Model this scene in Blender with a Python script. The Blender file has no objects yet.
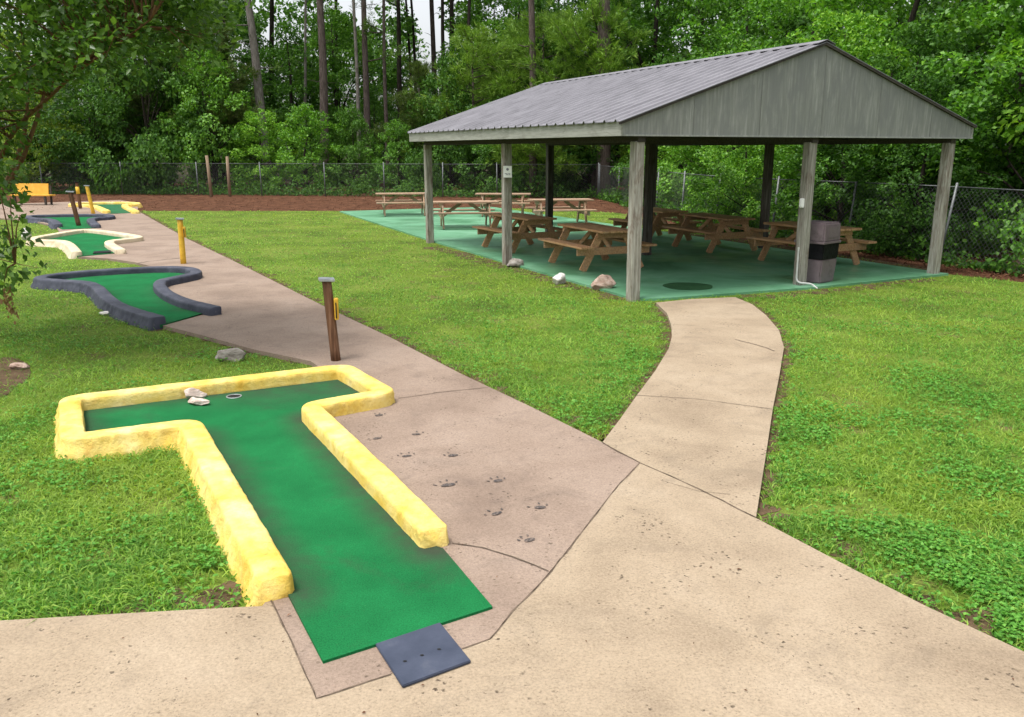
import bpy, bmesh, math, random
import numpy as np
from mathutils import Vector, noise as mnoise
from mathutils.geometry import tessellate_polygon

random.seed(11)
RNG = np.random.default_rng(11)
R = math.radians
S = bpy.context.scene
COL = S.collection

# ------------------------------------------------------------------ camera
FPX, CX, CY, CAMH = 850.0, 512.0, 358.5, 2.2
PITCH = math.atan(208.5 / 850.0)
cam = bpy.data.cameras.new("camera")
camo = bpy.data.objects.new("camera", cam)
COL.objects.link(camo)
cam.sensor_width = 36.0
cam.lens = FPX / 1024.0 * 36.0
cam.clip_end = 2000
camo.location = (0, 0, CAMH)
camo.rotation_euler = (math.pi / 2 - PITCH, 0, 0)
S.camera = camo


def at(x, y, z=0.0):
    """ground position (at height z) of a point measured on the photograph"""
    a = (x - CX) / FPX
    b = -(y - CY) / FPX
    dy = math.cos(PITCH) + b * math.sin(PITCH)
    dz = -math.sin(PITCH) + b * math.cos(PITCH)
    t = (z - CAMH) / dz
    return (a * t, dy * t, z)


def pxx(x, d):
    return (x - CX) / 875.0 * d


# ------------------------------------------------------------------ materials
def new_mat(name):
    m = bpy.data.materials.new(name)
    m.use_nodes = True
    nt = m.node_tree
    for n in list(nt.nodes):
        nt.nodes.remove(n)
    out = nt.nodes.new("ShaderNodeOutputMaterial")
    return m, nt, out


def N(nt, t, **kw):
    n = nt.nodes.new(t)
    for k, v in kw.items():
        if k in n.inputs.keys():
            n.inputs[k].default_value = v
        else:
            setattr(n, k, v)
    return n


def ramp(nt, stops, fac):
    r = nt.nodes.new("ShaderNodeValToRGB")
    els = r.color_ramp.elements
    while len(els) < len(stops):
        els.new(0.5)
    for e, (p, c) in zip(els, stops):
        e.position = p
        e.color = (c[0], c[1], c[2], 1)
    nt.links.new(fac, r.inputs[0])
    return r.outputs[0]


def mixc(nt, a, b, fac, mode="MIX"):
    m = nt.nodes.new("ShaderNodeMix")
    m.data_type = "RGBA"
    m.blend_type = mode
    for s, v in ((m.inputs[0], fac), (m.inputs[6], a), (m.inputs[7], b)):
        if hasattr(v, "is_output") or isinstance(v, bpy.types.NodeSocket):
            nt.links.new(v, s)
        elif isinstance(v, (int, float)):
            s.default_value = v
        else:
            s.default_value = (v[0], v[1], v[2], 1)
    return m.outputs[2]


def mathn(nt, op, a, b=None, clamp=False):
    m = nt.nodes.new("ShaderNodeMath")
    m.operation = op
    m.use_clamp = clamp
    for i, v in enumerate((a, b)):
        if v is None:
            continue
        if isinstance(v, bpy.types.NodeSocket):
            nt.links.new(v, m.inputs[i])
        else:
            m.inputs[i].default_value = v
    return m.outputs[0]


def coords(nt, scale=(1, 1, 1)):
    tc = nt.nodes.new("ShaderNodeTexCoord")
    mp = nt.nodes.new("ShaderNodeMapping")
    mp.inputs["Scale"].default_value = scale
    nt.links.new(tc.outputs["Object"], mp.inputs[0])
    return mp.outputs[0]


def noise(nt, vec, scale, detail=4, rough=0.6, dist=0.0):
    n = nt.nodes.new("ShaderNodeTexNoise")
    n.inputs["Scale"].default_value = scale
    n.inputs["Detail"].default_value = detail
    n.inputs["Roughness"].default_value = rough
    n.inputs["Distortion"].default_value = dist
    nt.links.new(vec, n.inputs["Vector"])
    return n.outputs["Fac"]


def finish(nt, out, col, rough=0.8, bump=None, bstr=0.3, bdist=0.01, spec=0.3, metal=0.0):
    p = nt.nodes.new("ShaderNodeBsdfPrincipled")
    if isinstance(col, bpy.types.NodeSocket):
        nt.links.new(col, p.inputs["Base Color"])
    else:
        p.inputs["Base Color"].default_value = (*col, 1)
    if isinstance(rough, bpy.types.NodeSocket):
        nt.links.new(rough, p.inputs["Roughness"])
    else:
        p.inputs["Roughness"].default_value = rough
    p.inputs["Specular IOR Level"].default_value = spec
    p.inputs["Metallic"].default_value = metal
    if bump is not None:
        b = nt.nodes.new("ShaderNodeBump")
        b.inputs["Strength"].default_value = bstr
        b.inputs["Distance"].default_value = bdist
        nt.links.new(bump, b.inputs["Height"])
        nt.links.new(b.outputs[0], p.inputs["Normal"])
    nt.links.new(p.outputs[0], out.inputs[0])
    return p


def simple(name, stops, scale=6, stretch=(1, 1, 1), detail=5, rough=0.8, bscale=40, bstr=0.3, bdist=0.01, spec=0.3, metal=0.0, dirt=None, dscale=1.5, drange=(0.5, 0.7)):
    m, nt, out = new_mat(name)
    v = coords(nt, stretch)
    c = ramp(nt, stops, noise(nt, v, scale, detail))
    if dirt:
        f = noise(nt, coords(nt), dscale, 6, 0.7)
        mr = N(nt, "ShaderNodeMapRange")
        mr.inputs[1].default_value, mr.inputs[2].default_value = drange
        nt.links.new(f, mr.inputs[0])
        c = mixc(nt, c, dirt, mr.outputs[0])
    finish(nt, out, c, rough, noise(nt, v, bscale, 3), bstr, bdist, spec, metal)
    return m


def concrete(name, lo, mid, hi, speck=0.5):
    m, nt, out = new_mat(name)
    v = coords(nt)
    base = ramp(nt, [(0.3, lo), (0.5, mid), (0.72, hi)], noise(nt, v, 1.1, 8, 0.62, 0.4))
    fine = ramp(nt, [(0.3, (0.5, 0.47, 0.44)), (0.43, (0.84, 0.83, 0.81)), (0.53, (1, 1, 1)), (0.64, (1.2, 1.18, 1.15))], noise(nt, v, 75, 4, 0.85))
    c = mixc(nt, base, fine, 0.8, "MULTIPLY")
    # broad wear stains
    st = N(nt, "ShaderNodeMapRange")
    st.inputs[1].default_value, st.inputs[2].default_value = 0.52, 0.7
    st.inputs[4].default_value = 0.42
    nt.links.new(noise(nt, v, 2.3, 7, 0.7, 1.2), st.inputs[0])
    c = mixc(nt, c, (lo[0] * 0.66, lo[1] * 0.68, lo[2] * 0.72), st.outputs[0])
    # tiny pits, everywhere but thicker in places
    v2 = N(nt, "ShaderNodeTexVoronoi")
    v2.inputs["Scale"].default_value = 62
    nt.links.new(v, v2.inputs["Vector"])
    d2 = N(nt, "ShaderNodeMapRange")
    d2.inputs[1].default_value, d2.inputs[2].default_value = 0.24, 0.12
    nt.links.new(v2.outputs["Distance"], d2.inputs[0])
    m2 = N(nt, "ShaderNodeMapRange")
    m2.inputs[1].default_value, m2.inputs[2].default_value = 0.46, 0.62
    nt.links.new(noise(nt, v, 4.7, 6, 0.75, 0.5), m2.inputs[0])
    c = mixc(nt, c, (0.1, 0.075, 0.055), mathn(nt, "MULTIPLY", mathn(nt, "MULTIPLY", d2.outputs[0], m2.outputs[0]), 0.75 * speck))
    # pits and specks in drifts
    vo = N(nt, "ShaderNodeTexVoronoi")
    vo.inputs["Scale"].default_value = 26
    wv = nt.nodes.new("ShaderNodeVectorMath")
    wv.operation = "ADD"
    nz = nt.nodes.new("ShaderNodeTexNoise")
    nz.inputs["Scale"].default_value = 60
    nt.links.new(v, nz.inputs["Vector"])
    sc = nt.nodes.new("ShaderNodeVectorMath")
    sc.operation = "SCALE"
    sc.inputs["Scale"].default_value = 0.03
    nt.links.new(nz.outputs["Color"], sc.inputs[0])
    nt.links.new(v, wv.inputs[0])
    nt.links.new(sc.outputs[0], wv.inputs[1])
    nt.links.new(wv.outputs[0], vo.inputs["Vector"])
    dots = N(nt, "ShaderNodeMapRange")
    dots.inputs[1].default_value, dots.inputs[2].default_value = 0.27, 0.15
    nt.links.new(vo.outputs["Distance"], dots.inputs[0])
    msk = N(nt, "ShaderNodeMapRange")
    msk.inputs[1].default_value, msk.inputs[2].default_value = 0.51, 0.6
    nt.links.new(noise(nt, v, 3.1, 6, 0.7), msk.inputs[0])
    k = mathn(nt, "MULTIPLY", mathn(nt, "MULTIPLY", dots.outputs[0], msk.outputs[0]), speck)
    c = mixc(nt, c, (0.07, 0.05, 0.035), k)
    bm_ = mathn(nt, "SUBTRACT", noise(nt, v, 90, 4, 0.7), mathn(nt, "MULTIPLY", k, 0.6))
    finish(nt, out, c, 0.88, bm_, 0.35, 0.006, 0.25)
    return m


def leafmat(name, stops, trans=0.3, rough=0.5, spec=0.35, patch=None, pscale=0.35, patch2=None, pscale2=1.4):
    m, nt, out = new_mat(name)
    g = nt.nodes.new("ShaderNodeNewGeometry")
    oi = nt.nodes.new("ShaderNodeObjectInfo")
    f = mathn(nt, "ADD", mathn(nt, "MULTIPLY", g.outputs["Random Per Island"], 0.7), mathn(nt, "MULTIPLY", oi.outputs["Random"], 0.3))
    c = ramp(nt, stops, f)
    if patch:
        tc = nt.nodes.new("ShaderNodeTexCoord")
        mr = N(nt, "ShaderNodeMapRange")
        mr.inputs[1].default_value, mr.inputs[2].default_value = 0.48, 0.68
        mr.inputs[4].default_value = 0.8
        nt.links.new(noise(nt, tc.outputs["Object"], pscale, 3), mr.inputs[0])
        c = mixc(nt, c, patch, mr.outputs[0])
    if patch2:
        tc = nt.nodes.new("ShaderNodeTexCoord")
        mr = N(nt, "ShaderNodeMapRange")
        mr.inputs[1].default_value, mr.inputs[2].default_value = 0.47, 0.66
        mr.inputs[4].default_value = 0.65
        mp = nt.nodes.new("ShaderNodeMapping")
        mp.inputs["Location"].default_value = (31, 17, 5)
        nt.links.new(tc.outputs["Object"], mp.inputs[0])
        nt.links.new(noise(nt, mp.outputs[0], pscale2, 6, 0.7), mr.inputs[0])
        c = mixc(nt, c, patch2, mr.outputs[0])
    p = nt.nodes.new("ShaderNodeBsdfPrincipled")
    nt.links.new(c, p.inputs["Base Color"])
    p.inputs["Roughness"].default_value = rough
    p.inputs["Specular IOR Level"].default_value = spec
    t = nt.nodes.new("ShaderNodeBsdfTranslucent")
    nt.links.new(mixc(nt, c, (1.25, 1.3, 0.7), 1.0, "MULTIPLY"), t.inputs["Color"])
    mx = nt.nodes.new("ShaderNodeMixShader")
    mx.inputs[0].default_value = trans
    nt.links.new(p.outputs[0], mx.inputs[1])
    nt.links.new(t.outputs[0], mx.inputs[2])
    nt.links.new(mx.outputs[0], out.inputs[0])
    return m


M = {}
M["tan"] = concrete("tan_concrete", (0.265, 0.204, 0.141), (0.345, 0.272, 0.19), (0.395, 0.318, 0.23), 1.0)
M["pink"] = concrete("pink_concrete", (0.215, 0.158, 0.122), (0.282, 0.212, 0.165), (0.33, 0.255, 0.203), 0.8)
M["crack"] = simple("crack_dirt", [(0.35, (0.05, 0.035, 0.022)), (0.6, (0.17, 0.125, 0.09))], 12)
M["print"] = simple("worn_black_paint", [(0.36, (0.045, 0.04, 0.042)), (0.54, (0.1, 0.082, 0.072)), (0.68, (0.24, 0.18, 0.145))], 70)


def lawn_mat():
    m, nt, out = new_mat("lawn_turf")
    v = coords(nt)
    a = ramp(nt, [(0.3, (0.06, 0.095, 0.018)), (0.5, (0.12, 0.19, 0.028)), (0.7, (0.18, 0.23, 0.05))], noise(nt, v, 0.7, 8, 0.65))
    b = ramp(nt, [(0.3, (0.45, 0.45, 0.4)), (0.65, (1.25, 1.2, 1.1))], noise(nt, v, 55, 3, 0.7))
    c = mixc(nt, a, b, 0.85, "MULTIPLY")
    mr = N(nt, "ShaderNodeMapRange")
    mr.inputs[1].default_value, mr.inputs[2].default_value = 0.55, 0.69
    nt.links.new(noise(nt, v, 1.9, 7, 0.7), mr.inputs[0])
    c = mixc(nt, c, (0.13, 0.095, 0.045), mr.outputs[0])
    finish(nt, out, c, 0.95, noise(nt, v, 60, 3), 0.5, 0.03, 0.1)
    return m


M["lawn"] = lawn_mat()
M["mulch"] = simple("pine_straw", [(0.3, (0.045, 0.02, 0.011)), (0.5, (0.11, 0.05, 0.028)), (0.72, (0.19, 0.092, 0.052))], 2.2, (1, 1, 1), 8, 0.95, 60, 0.8, 0.04, 0.1)
M["floor"] = simple("leaf_litter", [(0.35, (0.02, 0.018, 0.01)), (0.6, (0.05, 0.045, 0.02)), (0.75, (0.08, 0.06, 0.035))], 2, (1, 1, 1), 8, 0.95, 20, 0.7, 0.05, 0.1)
M["soil"] = simple("bare_soil", [(0.3, (0.06, 0.04, 0.022)), (0.7, (0.15, 0.1, 0.06))], 6, (1, 1, 1), 8, 0.95, 50, 0.7, 0.02, 0.1)


def carpet_mat(name, col, dirt, drange):
    m, nt, out = new_mat(name)
    at_ = nt.nodes.new("ShaderNodeAttribute")
    at_.attribute_name = "grime"
    v = coords(nt)
    big = ramp(nt, [(0.3, tuple(x * 0.72 for x in col)), (0.6, col), (0.75, tuple(x * 1.2 for x in col))], noise(nt, v, 2.2, 6, 0.65))
    fine = ramp(nt, [(0.3, (0.4, 0.4, 0.4)), (0.62, (1.2, 1.2, 1.2))], noise(nt, v, 130, 4, 0.8))
    c = mixc(nt, big, fine, 0.85, "MULTIPLY")
    mr = N(nt, "ShaderNodeMapRange")
    mr.inputs[1].default_value, mr.inputs[2].default_value = drange
    mr.inputs[4].default_value = 0.75
    nt.links.new(noise(nt, v, 1.3, 6, 0.7, 0.5), mr.inputs[0])
    c = mixc(nt, c, dirt, mr.outputs[0])
    # walked-in dirt gathers along the curb and over the far end
    gn = mathn(nt, "MULTIPLY", at_.outputs["Fac"], ramp(nt, [(0.3, (0.4, 0.4, 0.4)), (0.58, (1, 1, 1))], noise(nt, v, 5, 7, 0.75)), True)
    c = mixc(nt, c, dirt, gn)
    # lint and seed specks
    vo = N(nt, "ShaderNodeTexVoronoi")
    vo.inputs["Scale"].default_value = 30
    nt.links.new(v, vo.inputs["Vector"])
    lt = mathn(nt, "LESS_THAN", vo.outputs["Distance"], 0.05)
    c = mixc(nt, c, (0.16, 0.16, 0.1), mathn(nt, "MULTIPLY", lt, 0.5))
    finish(nt, out, c, 0.95, noise(nt, v, 260, 2), 0.6, 0.006, 0.1)
    return m


M["carpet"] = carpet_mat("green_carpet", (0.012, 0.165, 0.05), (0.045, 0.055, 0.038), (0.55, 0.85))
M["carpet_old"] = carpet_mat("faded_green_carpet", (0.03, 0.15, 0.065), (0.05, 0.1, 0.06), (0.5, 0.7))


def paint_curb(name, stops, under, dr=(0.58, 0.72), bst=0.5):
    m, nt, out = new_mat(name)
    v = coords(nt)
    c = ramp(nt, stops, noise(nt, v, 3.5, 7, 0.65))
    mr = N(nt, "ShaderNodeMapRange")
    mr.inputs[1].default_value, mr.inputs[2].default_value = dr
    mr.inputs[4].default_value = 0.8
    nt.links.new(noise(nt, v, 9, 8, 0.75, 0.6), mr.inputs[0])
    c = mixc(nt, c, under, mr.outputs[0])
    bm_ = mathn(nt, "ADD", noise(nt, v, 18, 5, 0.65), mathn(nt, "MULTIPLY", noise(nt, v, 80, 3), 0.35))
    finish(nt, out, c, 0.66, bm_, bst, 0.013, 0.25)
    return m


M["yellow"] = paint_curb("yellow_masonry_paint", [(0.3, (0.66, 0.4, 0.05)), (0.42, (0.76, 0.54, 0.11)), (0.55, (0.81, 0.62, 0.19)), (0.7, (0.85, 0.71, 0.32))], (0.5, 0.28, 0.06), (0.53, 0.7), 1.0)
M["charcoal"] = paint_curb("charcoal_masonry_paint", [(0.3, (0.035, 0.037, 0.055)), (0.55, (0.065, 0.07, 0.095)), (0.75, (0.11, 0.115, 0.14))], (0.22, 0.21, 0.21), (0.6, 0.76))
M["cream"] = paint_curb("cream_masonry_paint", [(0.3, (0.5, 0.39, 0.25)), (0.55, (0.64, 0.54, 0.38)), (0.75, (0.74, 0.65, 0.5))], (0.5, 0.36, 0.18), (0.6, 0.76))
M["rubber"] = simple("blue_grey_rubber", [(0.3, (0.033, 0.042, 0.068)), (0.6, (0.055, 0.066, 0.1)), (0.75, (0.09, 0.1, 0.13))], 5, rough=0.7, bscale=120, bstr=0.3, bdist=0.003)
M["black"] = simple("black_plastic", [(0.3, (0.005, 0.005, 0.006)), (0.7, (0.013, 0.013, 0.015))], 8, rough=0.5, bscale=14, bstr=0.5, bdist=0.02, spec=0.12)
M["hole"] = simple("dark_hole", [(0.3, (0.008, 0.008, 0.008)), (0.7, (0.02, 0.02, 0.02))], 20)
M["white"] = simple("white_paint", [(0.3, (0.72, 0.72, 0.7)), (0.7, (0.82, 0.82, 0.8))], 9, rough=0.5, bstr=0.1)
M["pvc"] = simple("dull_white_pvc", [(0.3, (0.42, 0.42, 0.4)), (0.7, (0.58, 0.58, 0.56))], 9, rough=0.5, bstr=0.1)
M["ink"] = simple("faded_ink", [(0.3, (0.12, 0.12, 0.15)), (0.7, (0.25, 0.25, 0.28))], 60)


def wood(name, lo, mid, hi, axis=0, dirt=None, dr=(0.52, 0.7), scale=3.0, rough=0.85):
    st = [14, 14, 14]
    st[axis] = 0.8
    m, nt, out = new_mat(name)
    v = coords(nt, tuple(st))
    oi = nt.nodes.new("ShaderNodeObjectInfo")
    c = ramp(nt, [(0.28, lo), (0.5, mid), (0.74, hi)], noise(nt, v, scale, 7, 0.65, 0.3))
    if dirt:
        st2 = [3, 3, 3]
        st2[axis] = 0.9
        mr = N(nt, "ShaderNodeMapRange")
        mr.inputs[1].default_value, mr.inputs[2].default_value = dr
        mr.inputs[4].default_value = 0.85
        nt.links.new(noise(nt, coords(nt, tuple(st2)), 2.0, 7, 0.7, 0.6), mr.inputs[0])
        c = mixc(nt, c, dirt, mr.outputs[0])
    hs = nt.nodes.new("ShaderNodeHueSaturation")
    nt.links.new(c, hs.inputs["Color"])
    nt.links.new(mathn(nt, "ADD", mathn(nt, "MULTIPLY", oi.outputs["Random"], 0.35), 0.82), hs.inputs["Value"])
    finish(nt, out, hs.outputs[0], rough, noise(nt, v, scale * 3, 5, 0.7), 0.5, 0.006, 0.2)
    return m


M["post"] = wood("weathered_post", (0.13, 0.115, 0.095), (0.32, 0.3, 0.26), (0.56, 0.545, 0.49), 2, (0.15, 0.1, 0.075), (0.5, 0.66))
M["post_shaded"] = wood("shaded_post", (0.04, 0.035, 0.03), (0.095, 0.083, 0.072), (0.2, 0.18, 0.16), 2, (0.05, 0.03, 0.022), (0.5, 0.66))  # post wood with the shade under the roof painted into its colour
M["fascia"] = wood("weathered_fascia", (0.23, 0.235, 0.205), (0.32, 0.325, 0.285), (0.4, 0.405, 0.365), 1, (0.2, 0.2, 0.17))
M["gable"] = wood("weathered_gable", (0.2, 0.207, 0.188), (0.275, 0.283, 0.26), (0.42, 0.425, 0.395), 2, (0.225, 0.232, 0.222), (0.42, 0.6), 2.0)
M["seam"] = wood("seam_grime", (0.13, 0.133, 0.12), (0.19, 0.195, 0.18), (0.27, 0.275, 0.255), 2)
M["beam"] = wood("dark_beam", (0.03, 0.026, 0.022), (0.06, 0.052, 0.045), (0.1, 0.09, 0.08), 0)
M["table"] = wood("brown_table_timber", (0.24, 0.12, 0.052), (0.48, 0.275, 0.14), (0.6, 0.39, 0.235), 0, (0.3, 0.225, 0.165), (0.52, 0.7))
M["table_grey"] = wood("bleached_table_timber", (0.22, 0.135, 0.085), (0.38, 0.25, 0.165), (0.48, 0.345, 0.25), 0, (0.33, 0.27, 0.21), (0.5, 0.66))
M["brownpost"] = wood("brown_post", (0.05, 0.025, 0.014), (0.13, 0.065, 0.035), (0.23, 0.13, 0.08), 2, (0.035, 0.022, 0.016))
M["polewood"] = wood("tan_pole", (0.13, 0.09, 0.06), (0.22, 0.16, 0.105), (0.3, 0.23, 0.16), 2)
M["yellowpost"] = simple("yellow_gloss_paint", [(0.3, (0.6, 0.34, 0.03)), (0.6, (0.75, 0.47, 0.05)), (0.75, (0.78, 0.55, 0.12))], 8, rough=0.5, dirt=(0.3, 0.2, 0.06), dscale=9, drange=(0.58, 0.75))
M["yellowbench"] = simple("bench_yellow", [(0.3, (0.62, 0.33, 0.04)), (0.6, (0.7, 0.4, 0.06)), (0.75, (0.72, 0.46, 0.1))], 5, rough=0.5)
M["galv"] = simple("galvanised_steel", [(0.3, (0.11, 0.118, 0.12)), (0.7, (0.19, 0.2, 0.205))], 14, rough=0.55, metal=0.5, spec=0.5, bstr=0.1)
M["wire"] = simple("chain_link_wire", [(0.3, (0.07, 0.075, 0.075)), (0.7, (0.16, 0.17, 0.17))], 14, rough=0.5, metal=0.4, bstr=0.0)
M["capmetal"] = simple("grey_metal_cap", [(0.3, (0.3, 0.33, 0.36)), (0.7, (0.5, 0.53, 0.56))], 14, rough=0.4, metal=0.5, bstr=0.1)
M["can"] = simple("mauve_grey_plastic", [(0.3, (0.15, 0.112, 0.125)), (0.7, (0.22, 0.172, 0.188))], 5, rough=0.55, bscale=60, bstr=0.15, dirt=(0.1, 0.08, 0.08), dscale=5)


def roof_mat():
    m, nt, out = new_mat("grey_metal_roofing")
    v = coords(nt, (0.6, 3, 1))
    c = ramp(nt, [(0.3, (0.145, 0.142, 0.156)), (0.5, (0.195, 0.19, 0.209)), (0.75, (0.25, 0.245, 0.266))], noise(nt, v, 3, 6, 0.6))
    finish(nt, out, c, 0.55, noise(nt, v, 9, 3), 0.1, 0.01, 0.35, 0.1)
    return m


M["roof"] = roof_mat()


def slab_mat():
    m, nt, out = new_mat("green_floor_paint")
    v = coords(nt)
    c = ramp(nt, [(0.3, (0.065, 0.19, 0.098)), (0.5, (0.115, 0.295, 0.165)), (0.72, (0.185, 0.38, 0.245))], noise(nt, v, 0.8, 8, 0.6, 0.8))
    mr = N(nt, "ShaderNodeMapRange")
    mr.inputs[1].default_value, mr.inputs[2].default_value = 0.58, 0.75
    mr.inputs[4].default_value = 0.5
    nt.links.new(noise(nt, v, 3, 8, 0.75), mr.inputs[0])
    c = mixc(nt, c, (0.12, 0.19, 0.14), mr.outputs[0])
    rg = N(nt, "ShaderNodeMapRange")
    rg.inputs[1].default_value, rg.inputs[2].default_value = 0.45, 0.6
    rg.inputs[3].default_value, rg.inputs[4].default_value = 0.62, 0.3
    nt.links.new(noise(nt, v, 0.5, 4), rg.inputs[0])
    finish(nt, out, c, rg.outputs[0], noise(nt, v, 50, 3), 0.15, 0.006, 0.4)
    return m


M["slab"] = slab_mat()


def rockmat(name, lo, mid, hi):
    return simple(name, [(0.3, lo), (0.5, mid), (0.72, hi)], 9, (1, 1, 2), 8, 0.85, 25, 0.8, 0.02)


M["rockgrey"] = rockmat("grey_rock", (0.12, 0.1, 0.085), (0.28, 0.25, 0.22), (0.46, 0.43, 0.4))
M["rockpink"] = rockmat("pink_rock", (0.22, 0.13, 0.09), (0.42, 0.3, 0.24), (0.6, 0.48, 0.42))
M["rockpale"] = rockmat("pale_pink_rock", (0.36, 0.26, 0.21), (0.58, 0.47, 0.41), (0.74, 0.65, 0.6))
M["rockwhite"] = rockmat("white_rock", (0.45, 0.42, 0.38), (0.66, 0.63, 0.6), (0.78, 0.76, 0.74))


def bark(name, lo, mid, hi):
    m, nt, out = new_mat(name)
    v = coords(nt, (3, 3, 0.6))
    c = ramp(nt, [(0.3, lo), (0.5, mid), (0.72, hi)], noise(nt, v, 5, 8, 0.7, 0.4))
    finish(nt, out, c, 0.92, noise(nt, v, 9, 6, 0.7), 0.9, 0.05, 0.15)
    return m


M["bark_dark"] = bark("dark_bark", (0.012, 0.01, 0.008), (0.035, 0.028, 0.022), (0.08, 0.066, 0.055))
M["bark_red"] = bark("pine_bark", (0.04, 0.03, 0.026), (0.12, 0.092, 0.08), (0.2, 0.165, 0.145))
M["bark_grey"] = bark("pale_grey_bark", (0.09, 0.078, 0.066), (0.2, 0.178, 0.155), (0.3, 0.28, 0.255))
M["bark_tan"] = bark("smooth_tan_bark", (0.1, 0.05, 0.025), (0.2, 0.11, 0.06), (0.3, 0.18, 0.11))
M["leaf_dark"] = leafmat("dark_leaf", [(0.0, (0.0182, 0.0576, 0.0088)), (0.5, (0.0532, 0.144, 0.0187)), (1.0, (0.119, 0.252, 0.0308))], 0.3, 0.5, 0.2)
M["leaf_mid"] = leafmat("mid_green_leaf", [(0.0, (0.0314, 0.099, 0.0132)), (0.5, (0.0882, 0.234, 0.0211)), (1.0, (0.196, 0.396, 0.0396))], 0.3, 0.45, 0.35)
M["leaf_bright"] = leafmat("bright_green_leaf", [(0.0, (0.0416, 0.126, 0.0132)), (0.5, (0.1134, 0.294, 0.0211)), (1.0, (0.2835, 0.504, 0.0462))], 0.32, 0.45, 0.35)
M["leaf_lime"] = leafmat("lime_leaf", [(0.0, (0.084, 0.1625, 0.0132)), (0.5, (0.18, 0.275, 0.022)), (1.0, (0.312, 0.4125, 0.0495))], 0.35, 0.5, 0.3)
M["leaf_olive"] = leafmat("olive_needle", [(0.0, (0.03, 0.06, 0.014)), (0.5, (0.085, 0.135, 0.03)), (1.0, (0.17, 0.2, 0.06))], 0.3, 0.6, 0.15)
M["needle"] = leafmat("pine_needle", [(0.0, (0.0493, 0.1152, 0.0154)), (0.5, (0.1344, 0.2688, 0.0277)), (1.0, (0.2912, 0.4416, 0.0616))], 0.25, 0.5, 0.3)
M["needle_dead"] = leafmat("brown_needle", [(0.0, (0.098, 0.056, 0.0234)), (0.5, (0.196, 0.119, 0.052)), (1.0, (0.28, 0.196, 0.091))], 0.2, 0.6, 0.2)
M["leaf_myrtle"] = leafmat("glossy_leaf", [(0.0, (0.03, 0.075, 0.014)), (0.45, (0.08, 0.17, 0.025)), (0.9, (0.16, 0.29, 0.045)), (1.0, (0.28, 0.24, 0.06))], 0.5, 0.35, 0.4)
M["grass"] = leafmat("grass_blade", [(0.0, (0.022, 0.075, 0.012)), (0.35, (0.105, 0.255, 0.034)), (0.65, (0.235, 0.415, 0.065)), (0.88, (0.38, 0.55, 0.1)), (0.93, (0.46, 0.42, 0.18)), (1.0, (0.34, 0.24, 0.11))], 0.42, 0.5, 0.2, (0.33, 0.41, 0.06), 0.45, (0.075, 0.2, 0.028), 1.3)
M["clover"] = leafmat("clover_leaf", [(0.0, (0.06, 0.2, 0.025)), (0.6, (0.14, 0.37, 0.05)), (1.0, (0.28, 0.52, 0.1))], 0.3, 0.5, 0.25)
M["straw"] = leafmat("fallen_straw", [(0.0, (0.035, 0.016, 0.009)), (0.6, (0.12, 0.05, 0.027)), (0.94, (0.26, 0.14, 0.08)), (1.0, (0.42, 0.34, 0.27))], 0.1, 0.7, 0.15)


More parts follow.
